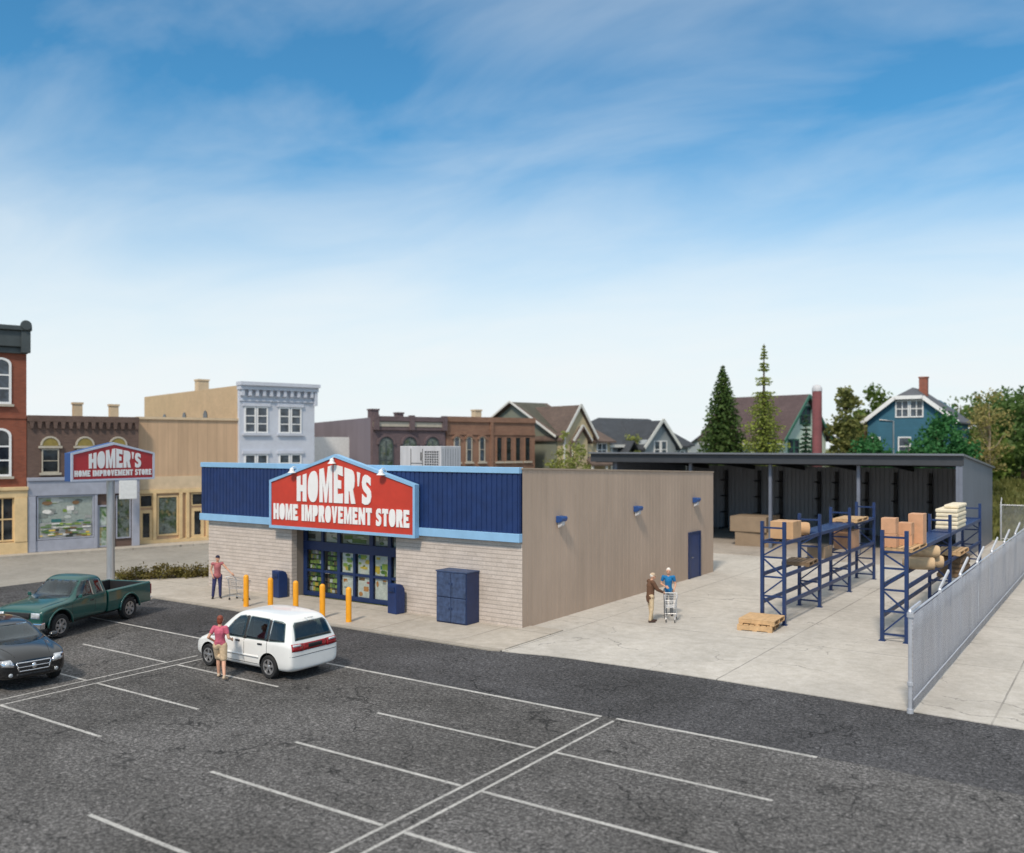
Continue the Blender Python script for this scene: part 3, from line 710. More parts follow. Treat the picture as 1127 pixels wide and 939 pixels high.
# sign faces +x; build it in an xz plane and turn it
def rot90(mb):
    mb.v = [(-v[1], v[0], v[2]) for v in mb.v]; return mb
o5 = [(-1.98,4.66),(1.98,4.66),(1.98,5.86),(0,6.32),(-1.98,5.86)]
body = rot90(MB().prism(o5, -.24, .22, 'y')).build('sign_body', M['deep_blue'], t, bevel=.01)
i5 = [(-1.88,4.75),(1.88,4.75),(1.88,5.79),(0,6.21),(-1.88,5.79)]
rot90(MB().prism(i5, -.265, -.245, 'y')).build('panel', M['red2'], t)
mb = MB(); ring(o5, [(-1.89,4.74),(1.89,4.74),(1.89,5.80),(0,6.22),(-1.89,5.80)], -.30, -.246)
rot90(mb).build('border', M['pale_trim'], t)
mb = MB()
letters(mb, "HOMER'S", -1.18, 1.30, lambda x: 5.20, lambda x: 6.06-abs(x-.05)*.2, -.285, .018, .13)
letters(mb, "HOME IMPROVEMENT STORE", -1.83, 1.83, lambda x: 4.86, lambda x: 5.12, -.285, .018, .14)
rot90(mb).build('lettering', M['white'], t)

# ------------------------------------------------------------------ the open shed
SH = thing('storage_shed', 'long dark open-fronted storage shed with low sloping roof at the back of the yard', 'shed', (9.35, 28.2, .06))
def zr(y): return 5.68 - (y+.9)*.072            # roof line in local y
mb = MB(); y0, y1 = -1.0, 11.9; x0, x1 = -22.2, .25
mb.prism([(y0, zr(y0)-.10), (y1, zr(y1)-.10), (y1, zr(y1)), (y0, zr(y0))], x0, x1, 'x')
mb.build('roof', M['shed_roof'], SH)
MB().box(x0+.03, -.78, 5.05, x1-.03, -.70, zr(-.7)-.105).build('fascia', M['shed_fascia'], SH)
mb = MB(); mb.box(x0+.1, -.2, 5.0, -.02, .0, 5.3); mb.build('beam', M['black_steel'], SH)
for x in (-20.68, -15.42, -10.33, -5.27):
    mb = MB(); mb.box(x-.09, -.1, 0, x+.09, .1, 5.0); mb.build('post', M['shed_post'], SH, bevel=.01)
# ribbed back wall
mb = MB(); pr = []; x = -20.7
while x < -.03:
    pr += [(x, 11.5), (x+.22, 11.5), (x+.24, 11.54), (x+.28, 11.54)]; x += .3
pr.append((-.03, 11.5)); n = len(pr)
mb.add([(a, b, 0) for a, b in pr]+[(a, b, 4.62) for a, b in pr], [(i, i+1, i+1+n, i+n) for i in range(n-1)])
mb.box(-20.7, 11.56, 0, -.03, 11.66, 4.62); mb.build('rear_wall', M['shed'], SH)
mb = MB(); mb.prism([(-.72, 0), (11.7, 0), (11.7, zr(11.7)-.11), (-.72, zr(-.72)-.11)], 0, .12, 'x'); mb.build('end_wall', M['shed_end'], SH)
mb = MB(); mb.prism([(.0, 0), (11.7, 0), (11.7, zr(11.7)-.11), (.0, zr(0)-.11)], -20.95, -20.83, 'x'); mb.build('end_wall', M['shed_end'], SH)
mb = MB(); mb.box(-.16, -.74, 0, -.004, -.56, 5.04); mb.box(.004, -.78, 0, .17, -.74, 5.0); mb.build('corner_trim', M['shed_post'], SH)
for k in range(6):
    x = -19+k*3.6
    mb = MB(); mb.prism([(.02, zr(0)-.42), (11.4, zr(11.4)-.42), (11.4, zr(11.4)-.12), (.02, zr(0)-.12)], x, x+.12, 'x'); mb.build('rafter', M['black_steel'], SH)

# cantilever racks against the shed's back wall
CR = thing('cantilever_rack', '', 'rack', (0,0,0), 0, 'dark cantilever racks against the shed wall')
mb = MB(); mb.box(-.1, -.12, 0, .1, .1, 4.3); mb.box(-.12, -1.2, 0, .12, .1, .12); mb.build('upright', M['black_steel'], CR)
for zz in (1.15, 2.35, 3.5):
    mb = MB(); mb.prism([(-1.15, zz+.07), (-.12, zz-.04), (-.12, zz+.12), (-1.15, zz+.12)], -.05, .05, 'x'); mb.build('arm', M['black_steel'], CR)
CRX = [(-8.1,'nearest the rear corner of the store'),(-5.6,'behind the two large tan crates'),(-4.0,'just left of the shed post behind the crates'),(-1.3,'behind the front end of the left blue rack'),
       (-.1,'above the left blue rack, right of a shed post'),(1.9,'above the rear of the left blue rack'),(3.75,'between the two blue racks'),(5.9,'left of the orange cartons')]
for i, (x, wh) in enumerate(CRX):
    o = CR if i == 0 else copy_tree(CR)
    o.location = (x, 39.5, .06); o['label'] = 'dark cantilever rack in the shed, '+wh

# ------------------------------------------------------------------ boxes
def carton(name, loc, size, mat, label, group=None, rotz=0, tape=True, cat='box', lid=True):
    t = thing(name, label, cat, loc, rotz, group)
    a, b, c = size[0]/2, size[1]/2, size[2]
    MB().box(-a, -b, 0, a, b, c).build('box_body', mat, t, bevel=.012)
    if tape:
        mb = MB(); mb.box(-a-.002, -.05, c+.001, a+.002, .05, c+.004); mb.box(-a-.006,-.05,c*.7,-a-.003,.05,c+.003); mb.box(a+.003,-.05,c*.7,a+.006,.05,c+.003)
        mb.build('tape', M['tape'], t)
    return t
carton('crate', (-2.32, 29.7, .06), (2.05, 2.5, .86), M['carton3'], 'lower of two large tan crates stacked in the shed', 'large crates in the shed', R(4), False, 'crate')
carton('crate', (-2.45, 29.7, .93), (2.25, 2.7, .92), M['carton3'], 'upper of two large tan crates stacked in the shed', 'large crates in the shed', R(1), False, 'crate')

# ------------------------------------------------------------------ pallet racking
def frame_mb(x, y, wd, h, flip):
    f = MB()
    f.box(x-.055, y-.06, 0, x+.055, y+.06, h); f.box(x+wd-.055, y-.06, 0, x+wd+.055, y+.06, h)
    f.box(x-.1, y-.1, 0, x+.1, y+.1, .02); f.box(x+wd-.1, y-.1, 0, x+wd+.1, y+.1, .02)
    zs = [.22, .95, 1.62, 2.3, 2.82, h-.22]
    for zz in zs: f.bar((x, y, zz), (x+wd, y, zz), .06, .06)
    for k in range(4):
        a, b = zs[k]+.05, zs[k+1]-.05
        p, q = ((x+.03, y, a), (x+wd-.03, y, b)) if (k % 2) ^ flip else ((x+wd-.03, y, a), (x+.03, y, b))
        f.bar(p, q, .05, .05)
    return f
def rack(name, label, x, ys, wd, levels, h, decks, flip):
    t = thing(name, label, 'pallet rack', (x, ys[0], .02), 0, 'blue pallet racks in the yard')
    for y in ys: frame_mb(0, y-ys[0], wd, h, flip).build('upright_frame', M['rack'], t)
    for i in range(len(ys)-1):
        a, b = ys[i]-ys[0]+.06, ys[i+1]-ys[0]-.06
        for zz in levels:
            for xx in (0, wd): MB().box(xx-.035, a, zz-.13, xx+.035, b, zz).build('beam', M['rack'], t, bevel=.006)
        for zz in decks[i]:
            d = MB(); n = int((b-a)/.16)
            for k in range(n): d.box(.04, a+.02+k*(b-a)/n, zz-.05, wd-.04, a+.02+(k+.72)*(b-a)/n, zz-.012)
            d.build('deck', M['rack'], t)
    return t
rack('pallet_rack', 'left blue pallet rack of three bays, carrying one cardboard box at its near end', 6.3, [5.6, 9.85, 14.25, 18.6], .77, (.80, 1.76, 2.87), 3.54, [[], [2.87], [2.87]], False)
rack('pallet_rack', 'right blue pallet rack beside the slatted fence, carrying orange cartons', 10.41, [4.9, 12.95, 21.1], .72, (.85, 1.80, 2.82), 3.5, [[2.82], [2.82]], True)

def pallet(loc, size, mat, label, rotz=0, boards=6, group='timber pallets', solid=False):
    t = thing('pallet', label, 'pallet', loc, rotz, group)
    a, b = size[0]/2, size[1]/2; h = size[2] if len(size) > 2 else .15
    d = MB(); n = boards
    for k in range(n):
        x = -a + (k+.5)*2*a/n; wv = (.98 if solid else .78)*a/n
        d.box(x-wv, -b, h-.022, x+wv, b, h)
    d.build('deck_board', mat, t)
    d = MB()
    for yy in (-b+.05, 0, b-.05): d.box(-a, yy-.045, .025, a, yy+.045, h-.0225)
    d.build('stringer', mat, t)
    d = MB()
    for k in range(3): x = -a+.08+k*(a-.08); d.box(x-.07, -b, 0, x+.07, b, .024)
    d.build('base_board', mat, t)
    return t
pallet((6.50, 4.62, .02), (1.15, 1.3, .2), M['wood'], 'lower pallet of the pair on the ground at the foot of the left rack', R(8))
pallet((6.58, 4.74, .225), (1.2, 1.3, .17), M['wood'], 'upper pallet of the pair on the ground, boards laid close', R(3), 6, 'timber pallets', True)
pallet((6.70, 8.6, 1.78), (1.0, 1.5, .15), M['wood_dk'], 'weathered dark pallet on the middle shelf of the left rack', R(4))
pallet((6.7, 15.9, 2.88), (1.05, 2.0, .15), M['wood'], 'pale pallet on the top shelf at the far end of the left rack')
carton('cardboard_box', (6.66, 7.05, 2.87), (.82, .95, .62), M['carton'], 'plain cardboard box on the near end of the left rack', 'cardboard boxes on the racks')
def roll(loc, r, l, rotz, label, mat='roll', group='tan rolls and sacks on the racks', mid=True):
    t = thing('paper_roll', label, 'roll', loc, rotz, group)
    mb = MB(); mb.lathe([(r*.55,-l/2),(r*.9,-l/2+.02),(r,-l/2+.08),(r*1.03,0),(r,l/2-.08),(r*.9,l/2-.02),(r*.55,l/2)], (0,0,r), 18, 'x')
    mb.build('roll_body', M[mat], t, smooth=True, auto=50)
    mb = MB(); mb.lathe([(r*.3,-l/2-.012),(r*.3,l/2+.012)], (0,0,r), 12, 'x'); mb.build('core', M['tape'], t)
roll((6.64, 8.35, 2.87), .24, .95, R(25), 'tan rolled bundle lying next to the cardboard box on the left rack', 'carton')
carton('cardboard_box', (6.66, 15.4, 1.76), (.7, 1.5, .75), M['carton2'], 'orange brown box on the middle shelf at the far end of the left rack', 'cardboard boxes on the racks')
carton('cardboard_box', (6.66, 11.3, 1.76), (.7, 1.0, .45), M['carton3'], 'dull brown box on the middle shelf of the left rack, behind its second upright', 'cardboard boxes on the racks')
# right rack loads
pallet((10.77, 6.35, 2.825), (.98, 2.4, .12), M['wood'], 'pale pallet under the orange cartons on the right rack', 0)
zc_ = 2.945
CT = [((10.52, 5.55), (.44, .50, .42), 0, 'lower orange carton of the left stack on the right rack'), ((10.50, 5.55), (.44, .50, .50), .423, 'upper orange carton of the left stack, top wrapped pale'),
      ((10.83, 6.35), (.42, .5, .33), 0, 'lower carton of the short middle stack on the right rack'), ((10.83, 6.36), (.42, .5, .40), .333, 'upper carton of the short middle stack on the right rack'),
      ((11.02, 7.2), (.46, .62, .98), 0, 'tall orange carton on the right end of the carton row')]
for (x, y), sz, dz, lb in CT:
    c = carton('cardboard_carton', (x, y, zc_+dz), sz, M['carton2'], lb, 'orange cartons on the right rack', R(random.uniform(-4, 4)), tape=sz[2] != .98)
for i, (x, y, zz) in enumerate(((10.7, 9.2, 1.81), (10.85, 10.0, 1.81), (10.78, 9.65, 2.19))):
    roll((x, y, zz), .22, 1.05, R(15+i*6), ('front tan roll on the middle shelf of the right rack', 'rear tan roll on the middle shelf of the right rack', 'top tan roll lying on two others on the right rack')[i])
t = thing('sack_stack', 'stack of cream bagged goods on the top shelf of the right rack', 'stack', (10.78, 15.6, 2.83), 0)
for k in range(5):
    mb = MB(); mb.box(-.42+.02*(k % 2), -1.2, k*.165, .40+.02*(k % 2), 1.0, k*.165+.155); mb.build('sack', M['sacks'], t, bevel=.05)
mb = MB(); mb.box(-.15,-.9,.83,.42,1.1,.97); mb.build('sack', M['sacks'], t, bevel=.05)
pallet((10.82, 15.3, 1.81), (1.0, 2.2, .16), M['wood'], 'pale pallet on the middle shelf of the right rack below the cream sacks')
t = thing('slatted_crate', 'brown slatted crate on the lower shelf of the right rack by the fence', 'crate', (10.82, 15.9, .86))
MB().box(-.42, -1.1, 0, .42, 1.1, .8).build('box_body', M['wood_dk'], t)
mb = MB()
for k in range(4): mb.box(-.46, -1.14, .03+k*.2, .46, 1.14, .15+k*.2)
mb.build('slats', M['wood_dk'], t)

# ------------------------------------------------------------------ fences
FX = 12.72; FY = [-2.92, .95, 4.4, 7.9, 11.6, 15.4, 19.4, 23.6, 28.0, 32.5, 37.0, 41.2]
t = thing('slatted_fence', 'grey slatted chain link fence with barbed wire arms along the right of the yard', 'fence', (FX, FY[0], .02))
for i, y in enumerate(FY):
    mb = MB(); mb.lathe([(.045,0),(.045,2.32),(.055,2.33),(.03,2.38)], (0, y-FY[0], 0), 10)
    if i == 0: mb.lathe([(.075,-.02),(.075,.08)], (0,0,0), 10); mb.lathe([(.065,.62),(.065,.7)], (0,0,0), 10); mb.lathe([(.075,2.2),(.075,2.3)], (0,0,0), 10)
    po = mb.build('post', M['fence_steel'], t, smooth=True, auto=40)
    e = Vector((.12, .62, 2.78)) if i else Vector((.05, .95, 2.42))
    mb = MB(); mb.bar((0, y-FY[0], 2.36), (e.x, y-FY[0]+e.y, e.z), .045, .07); mb.build('barbed_arm', M['fence_steel'], po)
mb = MB(); mb.tube([(0, 0, 2.27), (0, FY[-1]-FY[0], 2.27)], .028, 8); mb.tube([(.07, 0, .30), (.07, FY[-1]-FY[0], .30)], .016, 8); mb.build('rail', M['fence_steel'], t, smooth=True, auto=40)
random.seed(3)
mb = MB(); ny = 130; zsn = [.05, .5, .95, 1.4, 1.85, 2.25]; grid = []
for i in range(ny+1):
    y = (FY[-1]-FY[0])*i/ny
    wob = .014*math.sin(y*2.2)+.01*math.sin(y*5.1+1)
    grid.append([(.052+wob*(math.sin(zz*1.4)), y, zz+(.015*math.sin(y*1.9) if zz == .05 else 0)) for zz in zsn])
k = len(zsn); vs = [p for g in grid for p in g]
mb.add(vs, [(i*k+j, (i+1)*k+j, (i+1)*k+j+1, i*k+j+1) for i in range(ny) for j in range(k-1)])
o = mb.build('mesh_panel', M['mesh_slat'], t, smooth=True); sm = o.modifiers.new('s', 'SOLIDIFY'); sm.thickness = .012

t = thing('chain_link_fence', 'see-through chain link fence across the back of the yard behind the shed', 'fence', (9.6, 41.3, .02))
for x in (.2, 3.0, 6.2, 9.4, 12.6, 15.8, 19, 22.2, 25.4):
    mb = MB(); mb.lathe([(.05,0),(.05,2.35),(.02,2.4)], (x, 0, 0), 10); po = mb.build('post', M['fence_steel'], t, smooth=True, auto=40)
    mb = MB(); mb.bar((x, 0, 2.36), (x+.02, .3, 2.75), .04, .05); mb.build('barbed_arm', M['fence_steel'], po)
mb = MB(); mb.tube([(.2,0,2.3),(25.4,0,2.3)], .03, 8); mb.tube([(.2,0,.12),(25.4,0,.12)], .02, 8); mb.build('rail', M['fence_steel'], t)
MB().box(.2, .04, .05, 25.4, .052, 2.28).build('mesh_panel', M['mesh_wire'], t)

# ------------------------------------------------------------------ vehicles
def loft_body(stations, cuts, mat, sub=2, cabin=()):
    """stations: (x, half outline from the bottom centre up to the top centre). Wheel arches are cut out with cylinders"""
    mb = MB(); k = len(stations[0][1])
    rows = []
    for x, pr in stations:
        full = [(x, -y, z) for y, z in pr] + [(x, y, z) for y, z in pr[-2:0:-1]]
        rows.append(full)
    n = len(rows[0]); vs = [p for r in rows for p in r]
    fs = [(i*n+j, (i+1)*n+j, (i+1)*n+(j+1) % n, i*n+(j+1) % n) for i in range(len(rows)-1) for j in range(n)]
    fs += [tuple(range(n)), tuple((len(rows)-1)*n+j for j in range(n))[::-1]]
    mb.add(vs, fs)
    me = baked(mb, [('SUBSURF', dict(levels=sub, render_levels=sub))], [mat, M['dark']])
    ob = bpy.data.objects.new('tmp', me); col.objects.link(ob)
    bvh0 = BVHTree.FromPolygons([v.co.copy() for v in me.vertices], [tuple(p.vertices) for p in me.polygons])
    cs = []
    for axis, poly, a0, a1 in cabin:
        c = MB().prism(poly, a0, a1, axis, mi=1).build('cut', [mat, M['dark']])
        cs.append(c); md = ob.modifiers.new('b', 'BOOLEAN'); md.object = c; md.operation = 'DIFFERENCE'; md.solver = 'EXACT'
    for x, z, r, y0, y1 in cuts:
        for s_ in (-1, 1):
            c = MB().lathe([(r, min(s_*y0, s_*y1)), (r, max(s_*y0, s_*y1))], (x, 0, z), 32, 'y', mi=1).build('cut', [mat, M['dark']])
            cs.append(c); md = ob.modifiers.new('b', 'BOOLEAN'); md.object = c; md.operation = 'DIFFERENCE'; md.solver = 'EXACT'
    dg = bpy.context.evaluated_depsgraph_get()
    me2 = bpy.data.meshes.new_from_object(ob.evaluated_get(dg))
    for c in cs: bpy.data.objects.remove(c)
    bpy.data.objects.remove(ob)
    for p in me2.polygons: p.use_smooth = True
    me2.set_sharp_from_angle(angle=R(38))
    return me2, bvh0
def resample(poly, step):
    o = []
    for i, p in enumerate(poly):
        q = poly[(i+1) % len(poly)]; d = math.hypot(q[0]-p[0], q[1]-p[1]); n = max(1, int(d/step))
        o += [(p[0]+(q[0]-p[0])*j/n, p[1]+(q[1]-p[1])*j/n) for j in range(n)]
    return o
def patch(bvh, poly, axis, sign, off=.006, step=.06):
    """a panel with its own outline laid over the body: glass, lamps, grilles, seams follow the bodywork"""
    o = resample(poly, step); n = len(o)
    xs_ = [p[0] for p in o]; ys_ = [p[1] for p in o]
    pts = list(o)
    gx = min(xs_)
    while gx < max(xs_):
        gy = min(ys_)
        while gy < max(ys_):
            pts.append((gx, gy)); gy += step*1.3
        gx += step*1.3
    r = geometry.delaunay_2d_cdt([Vector(p) for p in pts], [(i, (i+1) % n) for i in range(n)], [], 1, 1e-5)
    vs = []; ok = []
    for p in r[0]:
        if axis == 'y': og, d = Vector((p[0], sign*4, p[1])), Vector((0, -sign, 0))
        elif axis == 'x': og, d = Vector((sign*8, p[0], p[1])), Vector((-sign, 0, 0))
        else: og, d = Vector((p[0], p[1], 6)), Vector((0, 0, -1))
        h, nrm, _, _ = bvh.ray_cast(og, d)
        if h is None: vs.append((0, 0, 0)); ok.append(False)
        else:
            if nrm.dot(d) > 0: nrm = -nrm
            vs.append(h + nrm*off); ok.append(True)
    return vs, [tuple(f) for f in r[2] if all(ok[i] for i in f)]
def decal(name, bvh, polys, axis, sign, mat, parent, off=.006, thick=.012, step=.06):
    mb = MB()
    for p in polys: mb.add(*patch(bvh, p, axis, sign, off, step))
    me = bpy.data.meshes.new(name); me.from_pydata([tuple(v) for v in mb.v], [], mb.f); me.materials.append(mat)
    bm = bmesh.new(); bm.from_mesh(me)
    bmesh.ops.delete(bm, geom=[v for v in bm.verts if not v.link_faces], context='VERTS')
    bmesh.ops.recalc_face_normals(bm, faces=bm.faces)
    ax = {'x': 0, 'y': 1, 'z': 2}[axis]; s_ = sign if axis != 'z' else 1
    if sum(f.normal[ax]*f.calc_area() for f in bm.faces)*s_ < 0: bmesh.ops.reverse_faces(bm, faces=bm.faces)
    bm.to_mesh(me); bm.free()
    for p in me.polygons: p.use_smooth = True
    o = link(me, name, parent)
    md = o.modifiers.new('s', 'SOLIDIFY'); md.thickness = thick; md.offset = -1 if thick > 0 else 1
    return o
def seam(bvh, pts, axis, sign, w=.012):
    ps = []
    for a, b in zip(pts[:-1], pts[1:]):
        d = Vector((b[0]-a[0], b[1]-a[1])).normalized(); n = Vector((-d.y, d.x))*w/2
        ps.append([(a[0]-n.x, a[1]-n.y), (b[0]-n.x, b[1]-n.y), (b[0]+n.x, b[1]+n.y), (a[0]+n.x, a[1]+n.y)])
    return ps
def wheel(parent, x, y, r, wd, spokes=5, rim=.66):
    """tyre with a spoked rim facing outward (sign of y)"""
    s_ = 1 if y > 0 else -1; hw = wd/2
    prof = [(r*rim, -hw*.9),(r*.9,-hw),(r*.97,-hw*.8),(r,-hw*.45),(r,hw*.45),(r*.97,hw*.8),(r*.9,hw),(r*rim,hw*.9),(r*rim*.96,hw*.2),(r*rim*.96,-hw*.2)]
    mb = MB(); seg = 32; vs = []
    for rr, h in prof:
        for k in range(seg):
            t = 2*math.pi*k/seg; vs.append((x+rr*math.cos(t), y+h, r+rr*math.sin(t)))
    n = len(prof)
    mb.add(vs, [(i*seg+k, i*seg+(k+1) % seg, ((i+1) % n)*seg+(k+1) % seg, ((i+1) % n)*seg+k) for i in range(n) for k in range(seg)])
    w_ = mb.build('wheel', M['rubber'], parent, smooth=True, auto=40)
    mb = MB(); q = r*rim; yo = y+s_*hw*.8
    mb.lathe([(q*.97, 0), (q, .02), (q, .0), (q*.86, -.03), (q*.84, -.02)][:3], (x, yo-.01, r), 28, 'y')
    ring_ = []
    mb = MB()
    for rr, hh in ((q*1.0, -.03), (q*1.0, .012), (q*.86, .012), (q*.82, -.03)):
        ring_ += [(x+rr*math.cos(2*math.pi*k/28), yo+s_*hh, r+rr*math.sin(2*math.pi*k/28)) for k in range(28)]
    mb.add(ring_, [(i*28+k, i*28+(k+1) % 28, (i+1)*28+(k+1) % 28, (i+1)*28+k) for i in range(3) for k in range(28)])
    for k in range(spokes):
        t = 2*math.pi*k/spokes + .3
        ct, st_ = math.cos(t), math.sin(t); w0, w1 = q*.15, q*.21
        c0, c1 = (x+ct*q*.16, r+st_*q*.16), (x+ct*q*.9, r+st_*q*.9)
        a = [(c0[0]-st_*w0, c0[1]+ct*w0), (c0[0]+st_*w0, c0[1]-ct*w0), (c1[0]+st_*w1, c1[1]-ct*w1), (c1[0]-st_*w1, c1[1]+ct*w1)]
        mb.prism(a, yo-s_*.025, yo+s_*.004, 'y')
    mb.lathe([(q*.26, -.02), (q*.26, .008), (q*.18, .016)] if s_ > 0 else [(q*.18, -.016), (q*.26, -.008), (q*.26, .02)], (x, yo, r), 18, 'y')
    rm = mb.build('rim', M['alloy'], w_, smooth=True, auto=30)
    MB().lathe([(q*.98, -.005), (q*.98, .005)], (x, yo-s_*.05, r), 24, 'y').build('brake_disc', M['plastic'], w_)
    return w_
def sec(zb, wb, zs, ws, zbelt, wbelt, zr_, wr, crown=.02):
    """half outline: floor, sill, side, belt, pillar, roof edge, roof"""
    return [(0, zb), (wb*.7, zb), (wb, zb+.03), (ws, zs), (ws*1.005, (zs+zbelt)/2), (wbelt, zbelt-.05), (wbelt*.985, zbelt),
            ((wbelt*.94+wr)/2+.015, (zbelt+zr_)/2), (wr+.01, zr_-.05), (wr*.86, zr_-.005), (wr*.45, zr_+crown*.8), (0, zr_+crown)]
def inset(poly, d):
    cx = sum(p[0] for p in poly)/len(poly); cy = sum(p[1] for p in poly)/len(poly); o = []
    for x, y in poly:
        l = math.hypot(x-cx, y-cy); k = max(.3, (l-d)/l); o.append((cx+(x-cx)*k, cy+(y-cy)*k))
    return o
def cabin_fit(t, seats, dash, wheel_y, zf=.55):
    for x, y, wd in seats:
        mb = MB(); mb.box(x-.05, y-wd/2, zf, x+.45, y+wd/2, zf+.18); mb.prism([(x-.02,zf+.15),(x+.12,zf+.15),(x-.02,zf+.72),(x-.14,zf+.72)], y-wd/2, y+wd/2, 'y'); mb.box(x-.15, y-.13, zf+.75, x-.05, y+.13, zf+.90)
        mb.build('seat', M['seat'], t, bevel=.03)
    MB().box(dash-.12, -.6, zf+.15, dash+.12, .6, zf+.42).build('dashboard', M['cabin'], t, bevel=.04)
    mb = MB(); mb.tube([(dash-.2+.06*math.sin(k*.393), wheel_y+.17*math.cos(k*.393), zf+.42+.16*math.sin(k*.393)) for k in range(17)], .015, 6); mb.bar((dash-.1,wheel_y,zf+.36),(dash-.2,wheel_y,zf+.42),.05); mb.build('steering_wheel', M['plastic'], t, smooth=True)
def common(name, label, cat, loc, rotz, me, mat):
    t = thing(name, label, cat, loc, rotz)
    link(me, 'body', t)
    return t

# --- white people carrier
st_ = [(-2.17, sec(.34,.55,.42,.66,.60,.66,.66,.55)), (-2.16, sec(.30,.72,.42,.80,.80,.80,.92,.74)), (-2.09, sec(.26,.78,.38,.845,.93,.845,1.06,.74)), (-1.98, sec(.22,.8,.36,.86,.95,.86,1.28,.70)),
       (-1.80, sec(.2,.8,.34,.865,.96,.868,1.565,.63)), (-1.5, sec(.2,.8,.32,.87,.97,.872,1.64,.64)), (-.8, sec(.19,.8,.3,.87,.96,.874,1.685,.655)), (0, sec(.19,.8,.3,.87,.94,.874,1.69,.655)),
       (.45, sec(.19,.8,.3,.87,.92,.872,1.62,.64)), (.95, sec(.2,.8,.31,.87,.90,.868,1.27,.63)), (1.30, sec(.2,.8,.32,.865,.86,.862,1.0,.66,.03)), (1.7, sec(.21,.79,.34,.85,.79,.84,.90,.62,.04)),
       (2.0, sec(.24,.74,.36,.80,.68,.79,.78,.58,.03)), (2.14, sec(.28,.62,.38,.68,.58,.66,.64,.5)), (2.17, sec(.34,.46,.4,.52,.5,.5,.55,.38))]
VX = lambda x: x if x > -1.07 else -1.07+(x+1.07)*.78
st_ = [(VX(x), p) for x, p in st_]
w3 = [[(-1.82,1.02),(-1.10,.98),(-1.05,1.0),(-1.05,1.50),(-1.12,1.53),(-1.50,1.515),(-1.66,1.47)], [(-.96,.985),(-.17,.965),(-.13,1.0),(-.17,1.52),(-.22,1.555),(-.92,1.545),(-.96,1.51)],
      [(-.05,.965),(.86,.945),(.88,.97),(.5,1.36),(.28,1.51),(.05,1.555),(-.04,1.53)]]
w3 = [[(VX(a), b) for a, b in q] for q in w3]
RW = [(-.66,1.05),(.66,1.05),(.58,1.42),(.50,1.49),(-.50,1.49),(-.58,1.42)]; WS = [(-.70,1.02),(.70,1.02),(.60,1.45),(.5,1.56),(-.5,1.56),(-.60,1.45)]
CB = [('y', [(-1.62,.6),(1.0,.6),(1.0,.9),(.80,.98),(.40,1.50),(-1.30,1.55),(-1.52,1.1)], -.61, .61)] + [('y', inset(q, .03), -1.2, 1.2) for q in w3] + [('x', inset(RW, .04), -2.6, -1.4), ('x', inset([(-.66,1.06),(.66,1.06),(.58,1.44),(.5,1.54),(-.5,1.54),(-.58,1.44)], .03), .2, 1.9)]
me, bv = loft_body(st_, [(-1.07, .31, .375, .60, 1.2), (1.42, .31, .375, .60, 1.2)], M['white_car'], 2, CB)
VAN = common('white_van', 'white people carrier parked before the store entrance, seen from behind', 'car', (-3.05, -8.32, 0), R(180), me, None)
for x in (-1.07, 1.42):
    for y in (-.78, .78): wheel(VAN, x, y, .31, .2)
for s_ in (-1, 1):
    decal('pillar', bv, [[(VX(-1.06),.98),(-.95,.98),(-.95,1.52),(VX(-1.06),1.51)], [(-.175,.96),(-.045,.96),(-.04,1.55),(-.16,1.55)]], 'y', s_, M['plastic'], VAN, .003, .006)
    decal('quarter_light', bv, [[(.94,.95),(1.2,.94),(.96,1.15),(.90,1.13)]], 'y', s_, M['glass'], VAN, .004)
    for wpoly in w3: decal('side_window', bv, [wpoly], 'y', s_, M['car_glass'], VAN, .005, .004)
    decal('door_seam', bv, seam(bv, [(-1.0,1.55),(-1.0,.42),(-.9,.32)], 'y', s_)+seam(bv, [(-.09,1.56),(-.09,.32)], 'y', s_)+seam(bv, [(.98,.95),(1.03,.6),(.98,.34)], 'y', s_)+seam(bv, [(-.95,.335),(.98,.335)], 'y', s_), 'y', s_, M['seam'], VAN, .003, .004, .1)
    decal('side_moulding', bv, [[(-.68,.5),(1.0,.5),(1.0,.55),(-.68,.55)]], 'y', s_, M['white_car'], VAN, .018, .02)
    for hx in (-.82, .08): decal('door_handle', bv, [[(hx,.865),(hx+.17,.86),(hx+.17,.9),(hx,.905)]], 'y', s_, M['plastic'], VAN, .02, .02, .04)
    mb = MB(); mb.ell((1.02, s_*.98, 1.0), (.07,.12,.08)); mb.bar((1.05,s_*.84,.95),(1.02,s_*.92,.98),.04); mb.build('mirror', M['white_car'], VAN, smooth=True)
    decal('headlight', bv, [[(s_*.40,.60),(s_*.66,.60),(s_*.70,.74),(s_*.44,.74)]], 'x', 1, M['lens'], VAN, .006)
decal('rear_window', bv, [RW], 'x', -1, M['car_glass'], VAN, .006, .004)
decal('windscreen', bv, [WS], 'x', 1, M['car_glass'], VAN, .005, .004)
decal('tail_panel', bv, [[(-.42,.78),(.42,.78),(.42,.965),(-.42,.965)]], 'x', -1, M['redlens'], VAN, .008)
for s_ in (-1, 1):
    tl = decal('taillight', bv, [[(s_*.425,.77),(s_*.80,.79),(s_*.79,.98),(s_*.425,.97)]], 'x', -1, M['redlens'], VAN, .010)
    decal('indicator', bv, [[(s_*.50,.90),(s_*.76,.91),(s_*.76,.96),(s_*.50,.955)]], 'x', -1, M['lens'], tl, .016, .01)
decal('number_plate_recess', bv, [[(-.24,.83),(.24,.83),(.24,.93),(-.24,.93)]], 'x', -1, M['plastic'], VAN, .016)
decal('bumper_seam', bv, seam(bv, [(-.84,.66),(.84,.66)], 'x', -1), 'x', -1, M['seam'], VAN, .004, .004)
